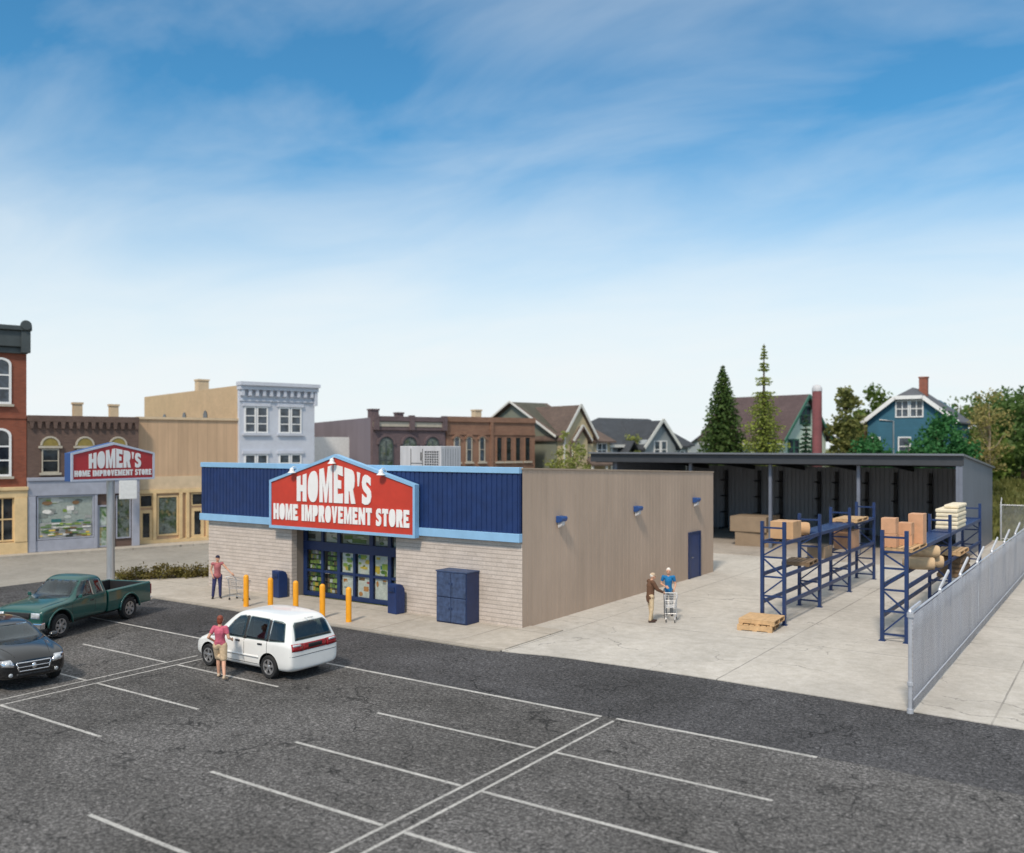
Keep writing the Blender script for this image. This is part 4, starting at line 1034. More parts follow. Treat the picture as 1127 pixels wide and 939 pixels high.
mb = MB(); mb.tube([(-1.6,-.1,1.57),(-1.72,-.1,1.58),(-1.72,.1,1.58),(-1.6,.1,1.57)], .015, 6); mb.build('roof_spoiler', M['white_car'], VAN)
cabin_fit(VAN, [(.05,-.33,.5),(.05,.33,.5),(-.75,-.33,.5),(-.75,.33,.5),(-1.3,0,1.1)], .82, .33, .62)

# --- green pickup
def psec(zb, wb, zbelt, w_, zt, wt, cr=.02): return sec(zb, wb, zb+.12, w_, zbelt, w_, zt, wt, cr)
st_ = [(1.13, psec(.42,.7,1.10,.86,1.30,.62)), (1.16, psec(.40,.82,1.14,.915,1.62,.66)), (1.3, psec(.40,.84,1.15,.93,1.76,.69)), (1.8, psec(.40,.84,1.15,.93,1.80,.70)), (2.1, psec(.40,.84,1.14,.93,1.77,.69)),
       (2.45, psec(.40,.84,1.13,.93,1.48,.71)), (2.78, psec(.40,.84,1.10,.93,1.20,.76,.03)), (3.2, psec(.42,.84,1.08,.93,1.17,.74,.04)), (3.8, psec(.44,.83,1.03,.93,1.12,.74,.03)),
       (4.06, psec(.46,.82,.97,.92,1.05,.73,.02)), (4.13, psec(.48,.80,.92,.90,.98,.70,.01)), (4.15, psec(.54,.70,.84,.80,.90,.6))]
TW = [(1.83,1.17),(2.62,1.155),(2.36,1.48),(2.14,1.66),(1.83,1.67)]; TQ = [(1.34,1.19),(1.68,1.18),(1.68,1.66),(1.38,1.64)]
TS = [(-.76,1.20),(.76,1.20),(.66,1.58),(.58,1.68),(-.58,1.68),(-.66,1.58)]; TR = [(-.55,1.28),(.55,1.28),(.5,1.6),(-.5,1.6)]
CB = [('y', [(1.27,.7),(2.70,.7),(2.66,1.14),(2.2,1.66),(1.36,1.68)], -.64, .64)] + [('y', inset(q, .03), -1.3, 1.3) for q in (TW, TQ)] + [('x', inset([(-.72,1.235),(.72,1.235),(.64,1.56),(.57,1.66),(-.57,1.66),(-.64,1.56)], .02), 1.9, 2.95), ('x', inset(TR, .03), .8, 1.6)]
me, bv = loft_body(st_, [(3.34, .40, .50, .52, 1.3)], M['green_car'], 2, CB)
TRK = common('pickup_truck', 'teal green extended-cab pickup truck with empty bed facing the camera', 'truck', (-13.52, -6.62, 0), math.atan2(-.943, .332), me, None)
for x in (0, 3.34):
    for y in (-.82, .82): wheel(TRK, x, y, .385, .25, 6, .62)
# bed: flared sides, floor, tailgate
for s_ in (-1, 1):
    prof = [(s_*.80,.44),(s_*.92,.46),(s_*.935,.8),(s_*.93,1.14),(s_*.87,1.19),(s_*.80,1.17)]
    mb = MB(); mb.prism(prof, -1.17, 1.11, 'x'); ob = mb.build('tmp', [M['green_car'], M['dark']])
    c = MB().lathe([(.5,-1.4),(.5,1.4)], (0,0,.40), 32, 'y', mi=1).build('cut', [M['green_car'], M['dark']])
    md = ob.modifiers.new('b', 'BOOLEAN'); md.object = c; md.solver = 'EXACT'
    m2 = bpy.data.meshes.new_from_object(ob.evaluated_get(bpy.context.evaluated_depsgraph_get()))
    bpy.data.objects.remove(c); bpy.data.objects.remove(ob)
    sp_ = link(m2, 'bed_side', TRK, .02)
    # arch flare
    mb = MB(); pts = [(.0+.52*math.cos(t), s_*.945, .40+.52*math.sin(t)) for t in [math.pi*(k/14) for k in range(15)]]
    mb.tube(pts, .035, 8); mb.build('arch_flare', M['green_car'], sp_, smooth=True)
mb = MB(); mb.box(-1.1,-.79,.66,1.1,.79,.70); mb.box(1.06,-.79,.71,1.11,.79,1.16); mb.box(-1.1,-.795,.71,1.05,-.775,1.175); mb.box(-1.1,.775,.71,1.05,.795,1.175); mb.box(-1.11,-.77,.71,-1.09,.77,1.15); mb.build('bed_floor', M['plastic'], TRK)
tg = MB().box(-1.21,-.84,.52,-1.12,.84,1.17).build('tailgate', M['green_car'], TRK, bevel=.02)
for s_ in (-1, 1): MB().box(-1.225, s_*.85, .72, -1.13, s_*.92, 1.08).build('taillight', M['redlens'], TRK)
mb = MB(); mb.box(-1.36,-.88,.45,-1.22,.88,.60); mb.build('bumper', M['chrome'], TRK, bevel=.03)
mb = MB(); mb.prism([(4.0,.40),(4.2,.42),(4.2,.60),(4.0,.62)], -.93, .93, 'y'); mb.build('bumper', M['chrome'], TRK, bevel=.03)
mb = MB(); mb.box(.2,-.5,.3,3.9,-.4,.42); mb.box(.2,.4,.3,3.9,.5,.42); mb.box(-.05,-.75,.3,.05,.75,.42); mb.box(3.29,-.75,.3,3.39,.75,.42); mb.build('chassis', M['plastic'], TRK)
for s_ in (-1, 1):
    decal('side_window', bv, [TW], 'y', s_, M['car_glass'], TRK, .005, .004)
    decal('quarter_window', bv, [TQ], 'y', s_, M['car_glass'], TRK, .005, .004)
    decal('door_seam', bv, seam(bv, [(1.76,1.7),(1.76,.52)], 'y', s_)+seam(bv, [(2.82,1.1),(2.84,.6)], 'y', s_)+seam(bv, [(1.76,.5),(2.84,.5)], 'y', s_), 'y', s_, M['seam'], TRK, .003, .004, .1)
    decal('door_handle', bv, [[(1.84,.98),(2.0,.98),(2.0,1.02),(1.84,1.02)]], 'y', s_, M['plastic'], TRK, .02, .02, .04)
    mb = MB(); pts = [(3.34+.54*math.cos(t), s_*.925, .40+.53*math.sin(t)) for t in [math.pi*(k/14) for k in range(15)]]; mb.tube(pts, .035, 8); mb.build('arch_flare', M['green_car'], TRK, smooth=True)
    mb = MB(); mb.box(2.52, s_*.96, 1.16, 2.58, s_*1.08, 1.28); mb.bar((2.55,s_*.9,1.18),(2.55,s_*.98,1.22),.04); mb.build('mirror', M['green_car'], TRK, bevel=.03)
    hl = decal('headlight', bv, [[(s_*.52,.74),(s_*.83,.74),(s_*.83,.91),(s_*.52,.92)]], 'x', 1, M['lens'], TRK, .02)
decal('windscreen', bv, [TS], 'x', 1, M['car_glass'], TRK, .005, .004)
cabin_fit(TRK, [(1.85,-.33,.52),(1.85,.33,.52)], 2.58, .33, .72)
decal('rear_window', bv, [TR], 'x', -1, M['car_glass'], TRK, .005, .004)
decal('grille', bv, [[(-.46,.73),(.46,.73),(.47,.91),(-.47,.91)]], 'x', 1, M['plastic'], TRK, .02)
decal('bonnet_seam', bv, seam(bv, [(2.85,-.78),(3.95,-.72)], 'z', 1)+seam(bv, [(2.85,.78),(3.95,.72)], 'z', 1), 'z', 1, M['seam'], TRK, .004, .004, .1)

# --- black estate car, only its nose is in the picture
st_ = [(-4.4, sec(.4,.5,.5,.62,.7,.6,.8,.5)), (-4.3, sec(.3,.74,.42,.84,.9,.84,1.15,.66)), (-3.9, sec(.25,.8,.36,.9,.98,.9,1.38,.62)), (-3.2, sec(.24,.8,.34,.91,1.0,.91,1.46,.66)), (-2.4, sec(.24,.8,.34,.91,1.0,.91,1.47,.66)),
       (-1.9, sec(.24,.8,.34,.91,.99,.91,1.43,.65)), (-1.45, sec(.24,.8,.35,.91,.98,.91,1.24,.68)), (-1.08, sec(.24,.8,.36,.91,.97,.905,1.06,.72,.04)), (-.6, sec(.26,.8,.38,.90,.93,.89,1.0,.68,.06)),
       (-.22, sec(.28,.76,.4,.86,.86,.84,.90,.62,.05)), (-.05, sec(.3,.66,.42,.75,.74,.73,.80,.55,.03)), (0, sec(.36,.55,.44,.6,.64,.58,.68,.44))]
BW = [(-2.35,1.03),(-1.35,1.01),(-1.55,1.20),(-1.8,1.32),(-2.05,1.37),(-2.35,1.38)]; BR = [(-3.9,1.06),(-2.47,1.03),(-2.47,1.38),(-3.7,1.34)]
BS = [(-.74,1.06),(.74,1.06),(.66,1.30),(.58,1.39),(-.58,1.39),(-.66,1.30)]
CB = [('y', [(-3.7,.6),(-1.25,.6),(-1.25,1.02),(-1.85,1.34),(-3.5,1.37)], -.66, .66)] + [('y', inset(q, .03), -1.3, 1.3) for q in (BW, BR)] + [('x', inset([(-.70,1.10),(.70,1.10),(.64,1.29),(.57,1.37),(-.57,1.37),(-.64,1.29)], .02), -2.1, -.9)]
me, bv = loft_body(st_, [(-.85, .33, .40, .62, 1.3), (-3.55, .33, .40, .62, 1.3)], M['black_car'], 2, CB)
BLK = common('black_car', 'glossy black car with chrome barred grille at the left edge of the lot', 'car', (-6.12, -13.22, 0), R(-7), me, None)
for x in (-.85, -3.55):
    for y in (-.80, .80): wheel(BLK, x, y, .33, .22)
for s_ in (-1, 1):
    decal('side_window', bv, [BW], 'y', s_, M['car_glass'], BLK, .005, .004)
    decal('rear_side_window', bv, [BR], 'y', s_, M['car_glass'], BLK, .005, .004)
    decal('door_seam', bv, seam(bv, [(-2.42,1.38),(-2.42,.42)], 'y', s_)+seam(bv, [(-1.28,1.0),(-1.3,.4)], 'y', s_), 'y', s_, M['seam'], BLK, .003, .004, .1)
    hl = decal('headlight', bv, [[(s_*.44,.62),(s_*.74,.66),(s_*.78,.80),(s_*.52,.80)]], 'x', 1, M['chrome'], BLK, .008)
    decal('headlamp_lens', bv, [[(s_*.50,.66),(s_*.66,.68),(s_*.68,.77),(s_*.54,.77)]], 'x', 1, M['lens'], hl, .018)
    decal('fog_lamp', bv, [[(s_*(.55+.05*math.cos(k*math.pi/4)), .43+.05*math.sin(k*math.pi/4)) for k in range(8)]], 'x', 1, M['lens'], BLK, .01)
    mb = MB(); mb.ell((-1.35, s_*1.02, 1.06), (.08,.12,.08)); mb.bar((-1.33,s_*.88,1.0),(-1.35,s_*.96,1.04),.05); mb.build('mirror', M['black_car'], BLK, smooth=True)
decal('windscreen', bv, [BS], 'x', 1, M['car_glass'], BLK, .005, .004)
cabin_fit(BLK, [(-2.3,-.35,.52),(-2.3,.35,.52),(-3.2,0,1.2)], -1.45, .35, .52)
g = decal('grille', bv, [[(-.34,.50),(.34,.50),(.40,.70),(-.40,.70)]], 'x', 1, M['plastic'], BLK, .008)
gb = [[(-.37,.49),(.37,.49),(.36,.515),(-.36,.515)], [(-.42,.69),(.42,.69),(.42,.72),(-.42,.72)], [(-.40,.59),(.40,.59),(.40,.61),(-.40,.61)], [(-.43,.7),(-.40,.7),(-.345,.5),(-.375,.5)], [(.43,.7),(.40,.7),(.345,.5),(.375,.5)], [(-.045,.55),(0,.53),(.045,.55),(.05,.65),(0,.68),(-.05,.65)]]
decal('grille_bars', bv, gb, 'x', 1, M['chrome'], g, .024, .014, .05)
decal('lower_intake', bv, [[(-.42,.36),(.42,.36),(.40,.44),(-.40,.44)]], 'x', 1, M['plastic'], BLK, .006)
decal('bonnet_seam', bv, seam(bv, [(-1.0,-.62),(-.12,-.42)], 'z', 1)+seam(bv, [(-1.0,.62),(-.12,.42)], 'z', 1), 'z', 1, M['seam'], BLK, .004, .004, .1)
mb = MB(); mb.tube([(-1.05,-.5,1.10),(-1.12,-.1,1.13),(-1.1,.0,1.12)], .012, 6); mb.tube([(-1.05,.15,1.10),(-1.12,.5,1.12)], .012, 6); mb.build('wiper', M['plastic'], BLK)

# ------------------------------------------------------------------ people
SKIN = plain('skin', (.60, .33, .22), .55, 0, .08, 20)
def fused(name, caps, mat, parent, vox=.009, extra=None):
    """a single continuous surface grown round a set of tapered bones"""
    mb = MB()
    for p, r0, q, r1 in caps:
        p = Vector(p); q = Vector(q); n = 5
        pts = [p.lerp(q, i/(n-1)) for i in range(n)]; rr = [r0+(r1-r0)*i/(n-1) for i in range(n)]
        if (q-p).length > 1e-4: mb.tube(pts, rr, 10)
        mb.ell(p, (r0, r0, r0), 10, 8); mb.ell(q, (r1, r1, r1), 10, 8)
    for c, r in (extra or []): mb.ell(c, r, 14, 10)
    me = baked(mb, [('REMESH', dict(mode='VOXEL', voxel_size=vox)), ('SMOOTH', dict(factor=.5, iterations=3))], mat)
    me.materials.clear(); me.materials.append(mat)
    return link(me, name, parent)
def hand(w_, d, side, curl=.5):
    """palm, four unequal fingers and a thumb: w_ wrist, d pointing direction, side towards the thumb"""
    w_ = Vector(w_); d = Vector(d).normalized(); side = Vector(side); side = (side - d*side.dot(d)).normalized(); nrm = d.cross(side)
    caps = [(w_, .026, w_+d*.045, .032), (w_+d*.045-side*.018, .022, w_+d*.085-side*.022, .018), (w_+d*.045+side*.018, .022, w_+d*.088+side*.024, .018)]
    for i, ln in enumerate((.062, .078, .084, .074)):
        o = w_ + d*.085 + side*(-.032+.021*i)
        m_ = o + d*ln*.55 - nrm*ln*.25*curl; e = m_ + d*ln*.32 - nrm*ln*.5*curl
        caps += [(o, .0105, m_, .0095), (m_, .0095, e, .0085)]
    o = w_ + d*.03 + side*.03; m_ = o + d*.03 + side*.026; e = m_ + d*.034 - nrm*.012
    caps += [(o, .015, m_, .012), (m_, .012, e, .010)]
    return caps
def person(label, loc, rotz, J, shirt, legs, shoes, hair, cap=None, long_sleeves=False, skirt=False, jacket=False, scale=1.0, sleeve=.5):
    """J holds the joints in metres, facing local -y. Body is one surface; hair and clothing are its children"""
    t = thing('person', label, 'person', loc, rotz); t.scale = (scale,)*3
    J = {k: Vector(v) for k, v in J.items()}
    pel, chest, neck, head = J['pelvis'], J['chest'], J['neck'], J['head']
    face = J.get('face', Vector((0, -1, 0))).normalized(); sd_ = face.cross(Vector((0, 0, 1))).normalized()
    caps = [(pel, .115, pel.lerp(chest, .5), .10), (pel.lerp(chest, .5), .10, chest, .125), (chest, .11, neck, .05), (neck, .05, head-Vector((0,0,.06)), .046)]
    hips = {}
    for s_ in ('l', 'r'):
        sh, el, wr, hp, kn, an, to = (J[k+s_] for k in ('sh','el','wr','hip','kn','an','toe'))
        caps += [(chest+Vector((0,0,.08)), .075, sh, .055), (sh, .052, el, .038), (el, .038, wr, .026)]
        caps += [(pel, .10, hp, .088), (hp, .088, kn, .056), (kn, .056, kn.lerp(an, .35)+Vector((0,.012,0)), .054), (kn.lerp(an, .35)+Vector((0,.012,0)), .054, an, .036), (an-Vector((0,0,.035)), .034, to, .028)]
        caps += hand(wr, (wr-el), J.get('thumb'+s_, Vector((0,-1,.2))), .6)
    ex = [(head, (.074, .088, .108)), (head+face*.022-Vector((0,0,.055)), (.055, .062, .06)), (head+face*.097-Vector((0,0,.022)), (.014,.017,.022)), (head+face*.082-Vector((0,0,.062)), (.026,.012,.010)),
          (head+sd_*.077-Vector((0,0,.01)), (.012,.02,.03)), (head-sd_*.077-Vector((0,0,.01)), (.012,.02,.03))]
    body = fused('body', caps, SKIN, t, .0085, ex)
    for s_ in (-1, 1):
        MB().ell(head+face*.083+sd_*s_*.030+Vector((0,0,.012)), (.011,.011,.008), 8, 6).build('eye', M['dark'], body, smooth=True)
    # hair or cap
    if hair:
        hm, hl = hair
        ce = [(head-face*.016+Vector((0,0,.030)), (.083, .093, .092))]
        if hl: ce.append((head-face*.05-Vector((0,0,.03)), (.075, .058, .10)))
        fused('hair', [], hm, body, .008, ce)
    if cap:
        ce = [(head-face*.004+Vector((0,0,.055)), (.086, .096, .072))]
        cp = fused('cap', [(head+face*.085+Vector((0,0,.043))-sd_*.035, .011, head+face*.085+Vector((0,0,.043))+sd_*.035, .011), (head+face*.13+Vector((0,0,.033))-sd_*.02, .009, head+face*.13+Vector((0,0,.033))+sd_*.02, .009),
                           (head+face*.085+Vector((0,0,.043)), .011, head+face*.13+Vector((0,0,.033)), .009)], cap, body, .007, ce)
    # shirt
    e = .018 if not jacket else .03
    hem = pel - Vector((0,0,.04 if not jacket else .16))
    if skirt: hem = pel+Vector((0,0,.05)); 
    c2 = [(hem, .125+e*.6, pel.lerp(chest, .5), .108+e), (pel.lerp(chest, .5), .108+e, chest, .128+e), (chest, .118+e, neck-Vector((0,0,.035)), .052+e*.4)]
    for s_ in ('l', 'r'):
        sh, el, wr, hp = (J[k+s_] for k in ('sh','el','wr','hip'))
        c2 += [(chest+Vector((0,0,.08)), .076+e*.5, sh, .054+e*.4)]
        if long_sleeves: c2 += [(sh, .056+e*.7, el, .043+e*.7), (el, .043+e*.7, el.lerp(wr, .93), .032+e*.5)]
        else: c2 += [(sh, .056+e*.4, sh.lerp(el, sleeve), .047+e*.45)]
        if not skirt: c2 += [(hem, .11, hp.lerp(hem, .25), .095+e)]
        else: c2 += [(hem, .125, hem+Vector((hp.x*.55,0,-.06)), .118)]
    fused('jacket' if jacket else 'shirt', c2, shirt, body, .010)
    if skirt:
        c3 = []
        for s_ in ('l', 'r'):
            hp, kn = J['hip'+s_], J['kn'+s_]
            c3 += [(pel-Vector((0,0,.03)), .128, hp-Vector((0,0,.02)), .112), (hp, .112, hp.lerp(kn, .86), .092)]
        a, b = (J['hip'+k].lerp(J['kn'+k], .8) for k in 'lr'); c3.append((a, .085, b, .085))
        fused('skirt', c3, legs, body, .010)
    else:
        c3 = []
        for s_ in ('l', 'r'):
            hp, kn, an = J['hip'+s_], J['kn'+s_], J['an'+s_]
            c3 += [(pel, .122, hp, .100), (hp, .102, kn, .072), (kn, .072, an+Vector((0,0,.02)), .058)]
        fused('trousers', c3, legs, body, .010)
    for s_ in ('l', 'r'):
        an, to = J['an'+s_], J['toe'+s_]
        d = (to-an); d.z = 0; d.normalize()
        fused('shoe', [(an-Vector((0,0,.04))-d*.03, .04, Vector((to.x,to.y,.037))+d*.01, .034), (an, .041, an-Vector((0,0,.045)), .042)], shoes, body, .008)
    return t
def std(**k):
    J = dict(pelvis=(0,0,.96), chest=(0,0,1.27), neck=(0,.005,1.47), head=(0,-.02,1.615),
             shl=(.185,0,1.40), shr=(-.185,0,1.40), ell=(.23,.03,1.12), elr=(-.23,.03,1.12), wrl=(.24,-.06,.88), wrr=(-.24,-.06,.88),
             hipl=(.09,0,.90), hipr=(-.09,0,.90), knl=(.10,-.02,.50), knr=(-.10,-.02,.50), anl=(.11,.02,.09), anr=(-.11,.02,.09), toel=(.13,-.13,.035), toer=(-.13,-.13,.035))
    J.update(k); return J
def cloth(name, c): return plain(name, c, .85, 0, .16, 14, bmp=.1)
C_ = {k: cloth('cloth_'+k, v) for k, v in dict(rose=(.40,.13,.14), pink=(.52,.11,.17), jeans=(.030,.034,.115), khaki=(.56,.42,.27), brown=(.125,.062,.035), tan=(.55,.43,.28), blue=(.008,.15,.36), grey=(.14,.15,.16), navy=(.016,.018,.045), sand=(.52,.40,.28)).items()}
SH_BR = plain('leather_shoe', (.06,.03,.02), .4, 0, .1, 9); SH_DK = plain('dark_shoe', (.02,.02,.03), .5, 0, .1, 9); SH_TAN = plain('tan_shoe', (.50,.38,.27), .5, 0, .1, 9)
HAIR_R = plain('auburn_hair', (.22,.045,.02), .55, 0, .3, 30, bmp=.4); HAIR_W = plain('white_hair', (.72,.68,.62), .6, 0, .12, 30, bmp=.3); HAIR_B = plain('brown_hair', (.10,.06,.035), .6, 0, .3, 30, bmp=.3)
SHOE = SH_DK
# man with cart by the block wall: turned to the cart on his left, left arm out to its handle
person('man in dark cap, rose shirt and jeans holding a cart by the block wall', (-13.40, -1.95, .055), R(58),
       std(shl=(.18,-.02,1.40), ell=(.36,-.12,1.18), wrl=(.50,-.26,1.02), thumbl=(0,0,1), elr=(-.25,.05,1.13), wrr=(-.19,-.10,.93), hipr=(-.095,0,.9), knr=(-.14,-.04,.5), anr=(-.17,.02,.09), toer=(-.21,-.12,.035), face=(.25,-1,-.05), head=(.01,-.03,1.61)),
       C_['rose'], C_['jeans'], SH_DK, (HAIR_B, 0), cap=C_['navy'], sleeve=.12)
# woman seen from behind, hand on hip
person('woman in pink top and tan skirt standing with hand on hip beside the white van', (-3.10, -9.86, 0), R(212),
       std(pelvis=(0,0,.93), chest=(0,.01,1.22), neck=(0,.01,1.42), head=(0,-.02,1.555), shl=(.155,0,1.34), shr=(-.155,0,1.34), ell=(.28,.10,1.10), wrl=(.19,-.05,.98), elr=(-.25,.05,1.08), wrr=(-.25,-.17,1.00),
           thumbl=(0,0,1), hipl=(.085,0,.87), hipr=(-.085,0,.87), knl=(.09,-.13,.49), knr=(-.12,.06,.48), anl=(.08,-.12,.09), anr=(-.22,.30,.13), toel=(.10,-.28,.03), toer=(-.24,.17,.03)),
       C_['pink'], C_['khaki'], SH_TAN, (HAIR_R, 1), skirt=True)
# brown jacket, hands on the cart handle
person('older man in tan cap, brown jacket and tan trousers gripping a cart handle', (3.03, 3.50, .02), R(140),
       std(shl=(.18,-.03,1.41), shr=(-.18,-.03,1.41), ell=(.22,-.22,1.18), elr=(-.21,-.18,1.16), wrl=(.12,-.44,1.06), wrr=(-.12,-.42,1.05), thumbl=(-1,0,.2), thumbr=(1,0,.2), chest=(0,-.03,1.28), neck=(0,-.06,1.47), head=(0,-.10,1.60), face=(-.25,-1,-.2),
           knl=(.09,-.05,.5), anl=(.09,-.10,.09), toel=(.10,-.26,.035), anr=(-.10,.05,.09), toer=(-.12,-.11,.035)),
       C_['brown'], C_['tan'], SH_BR, (HAIR_W, 0), cap=C_['sand'], long_sleeves=True, jacket=True)
person('white-haired man in bright blue short-sleeved shirt and grey trousers behind a shopping cart', (3.02, 5.03, .02), R(25),
       std(ell=(.25,.02,1.13), wrl=(.20,-.16,.95), elr=(-.26,.02,1.14), wrr=(-.10,-.24,1.08), thumbr=(.3,0,1), face=(-.1,-1,-.15), head=(0,-.03,1.615)),
       C_['blue'], C_['grey'], SH_DK, (HAIR_W, 0))

def cart(loc, rotz, label, mat):
    t = thing('shopping_cart', label, 'cart', loc, rotz, 'shopping carts'); t.scale = (.88,)*3
    B = [(-.42,-.22,.56),(.42,-.16,.60),(.42,.16,.60),(-.42,.22,.56)]; T = [(-.46,-.27,.95),(.50,-.20,.88),(.50,.20,.88),(-.46,.27,.95)]
    mb = MB()
    lp = lambda a, b, f: tuple(a[i]+(b[i]-a[i])*f for i in range(3))
    for k in range(4):
        a, b, c, d = B[k], B[(k+1) % 4], T[k], T[(k+1) % 4]
        for f in (0, .25, .5, .75, 1): mb.tube([lp(a, c, f), lp(b, d, f)], .006 if f < 1 else .012, 5)
        n = 9 if k % 2 == 0 else 5
        for i in range(n): mb.tube([lp(a, b, i/n), lp(c, d, i/n)], .005, 4)
    for i in range(9): mb.tube([lp(B[0], B[1], i/9), lp(B[3], B[2], i/9)], .005, 4)
    mb.build('basket', mat, t)
    mb = MB()
    for y in (-.23, .23):
        mb.tube([(-.60,y,1.02),(-.46,y,.90),(-.40,y*.95,.5),(-.36,y,.2),(-.38,y,.13)], .016, 7)
        mb.tube([(-.37,y,.22),(.40,y*.75,.18),(.42,y*.75,.13)], .016, 7); mb.tube([(-.4,y*.95,.5),(.42,y*.72,.58)], .013, 6)
    mb.tube([(-.37,-.23,.22),(-.37,.23,.22)], .012, 6); mb.build('frame', mat, t, smooth=True, auto=40)
    mb = MB(); mb.tube([(-.60,-.25,1.02),(-.60,.25,1.02)], .02, 8); mb.build('handle', M['lamp_white'], t, smooth=True)
    for x, y in ((-.38,-.23),(-.38,.23),(.42,-.17),(.42,.17)):
        mb = MB(); mb.lathe([(.05,-.015),(.055,0),(.05,.015)], (x, y, .055), 14, 'y'); mb.box(x-.012, y-.025, .05, x+.012, y-.018, .14); mb.build('caster', M['plastic'], t)
M['cart'] = plain('cart_wire', (.62,.63,.65), .35, .3, .1, 8)
cart((3.52, 4.12, .02), R(-67), 'shopping cart between the two older men', M['cart'])
M['cart2'] = plain('cart_chrome', (.42,.42,.42), .3, .7, .1, 8)
cart((-12.34, -1.72, .055), R(6), 'wire shopping cart held by the man in jeans before the block wall', M['cart2'])

# ------------------------------------------------------------------ the street behind
M['brick_red'] = brick('red_brick', (.30,.085,.045), (.24,.065,.035), (.22,.10,.07), .24, .085, .01, dirt=.2)
M['brick_brown'] = brick('brown_brick', (.165,.105,.085), (.13,.082,.068), (.12,.085,.07), .24, .085, .01, dirt=.2)
M['brick_mauve'] = brick('mauve_brick', (.165,.115,.125), (.13,.09,.10), (.13,.10,.10), .24, .085, .01, dirt=.2)
M['brick_rust'] = brick('rust_brick', (.30,.165,.105), (.25,.13,.085), (.24,.15,.11), .24, .085, .01, dirt=.2)
M['brick_tan'] = brick('tan_brick', (.62,.45,.27), (.57,.41,.25), (.5,.38,.25), .24, .085, .008, dirt=.12)
M['brick_white'] = brick('painted_brick', (.60,.64,.72), (.57,.60,.68), (.52,.55,.62), .24, .085, .008, dirt=.1)
M['mauve_side'] = plain('mauve_render', (.185,.165,.20), .85, 0, .1, .8, streak=True)
M['tan_board'] = siding('tan_boarding', (.56,.38,.24), .62, 'X', .10, .75, .4, .3)
M['cream'] = plain('cream_paint', (.68,.50,.27), .6, 0, .12, 2)
M['cream2'] = plain('tan_trim', (.62,.48,.32), .65, 0, .1, 2)
M['grey_trim'] = plain('grey_trim', (.34,.36,.43), .6, 0, .1, 2)
M['stone'] = plain('pale_stone', (.44,.40,.33), .8, 0, .12, 3)
M['slate_green'] = plain('cornice_green', (.055,.068,.072), .55, 0, .15, 2)
M['ochre'] = plain('ochre_fanlight', (.26,.20,.05), .5, 0, .15, 4)
M['shop'] = display('shop_display', (.52,.58,.56), (.10,.20,.07), (.50,.40,.16), (.10,.13,.13), .8, .12, 0, .55)
M['shop_dark'] = display('shop_display_dark', (.14,.17,.16), (.05,.08,.04), (.22,.19,.10), (.025,.03,.03), 1.1, .1, 0, .6)
def arch(x, z, w_, h, rise, n=9):
    if rise <= 0: return [(x-w_/2,z),(x+w_/2,z),(x+w_/2,z+h),(x-w_/2,z+h)]
    return [(x-w_/2,z),(x+w_/2,z)] + [(x+w_/2*math.cos(math.pi*k/n), z+h-rise+rise*math.sin(math.pi*k/n)) for k in range(n+1)]
def window(parent, x, z, w_, h, fm, pm=None, rise=0, y=0, f=.09, mull=1, rail=1, sill=None, hood=None, name='window', proud=.07):
    """frame standing proud of the wall with its pane set back; mullion, meeting rail, sill and hood where the photo has them"""
    mb = MB(); o = arch(x, z, w_, h, rise); i_ = arch(x, z+f, w_-2*f, h-2*f, max(0, rise-f*.3) if rise else 0)
    n = len(o)
    for k in range(n):
        q = [o[k], o[(k+1) % n], i_[(k+1) % n], i_[k]]
        mb.prism(q, y-proud, y+.02, 'y')
    ih = h-2*f
    for k in range(1, mull+1): xx = x-w_/2+w_*k/(mull+1); mb.box(xx-f*.35, y-proud*.8, z+f, xx+f*.35, y, z+h-f-(rise*.35))
    for k in range(1, rail+1): zz = z+f+(ih-rise*.3)*k/(rail+1); mb.box(x-w_/2+f, y-proud*.75, zz-f*.35, x+w_/2-f, y, zz+f*.35)
    fr = mb.build(name, fm, parent)
    MB().prism(i_, y-.022, y-.006, 'y').build('pane', pm or M['glass_blue'], fr)
    if sill: MB().box(x-w_/2-.12, y-.16, z-.14, x+w_/2+.12, y+.01, z-.004).build('sill', sill, fr)
    if hood:
        mb = MB()
        if rise:
            oo = arch(x, z, w_+.34, h+.18, rise+.17)[2:]; ii = arch(x, z, w_+.04, h+.02, rise+.02)[2:]
            for k in range(len(oo)-1): mb.prism([oo[k], oo[k+1], ii[k+1], ii[k]], y-.12, y+.01, 'y')
        else: mb.box(x-w_/2-.14, y-.13, z+h+.01, x+w_/2+.14, y+.01, z+h+.22)
        mb.build('hood', hood, fr)
    return fr
def chimney(parent, x, y, z, h, w_, mat):
    mb = MB(); mb.box(x-w_/2, y-w_/2, z, x+w_/2, y+w_/2, z+h); mb.box(x-w_/2-.05, y-w_/2-.05, z+h, x+w_/2+.05, y+w_/2+.05, z+h+.12); mb.build('chimney', mat, parent)
def row(name, label, s0, v0, group=None):
    t = thing(name, label, 'building', S(s0, v0), SROT, group); return t
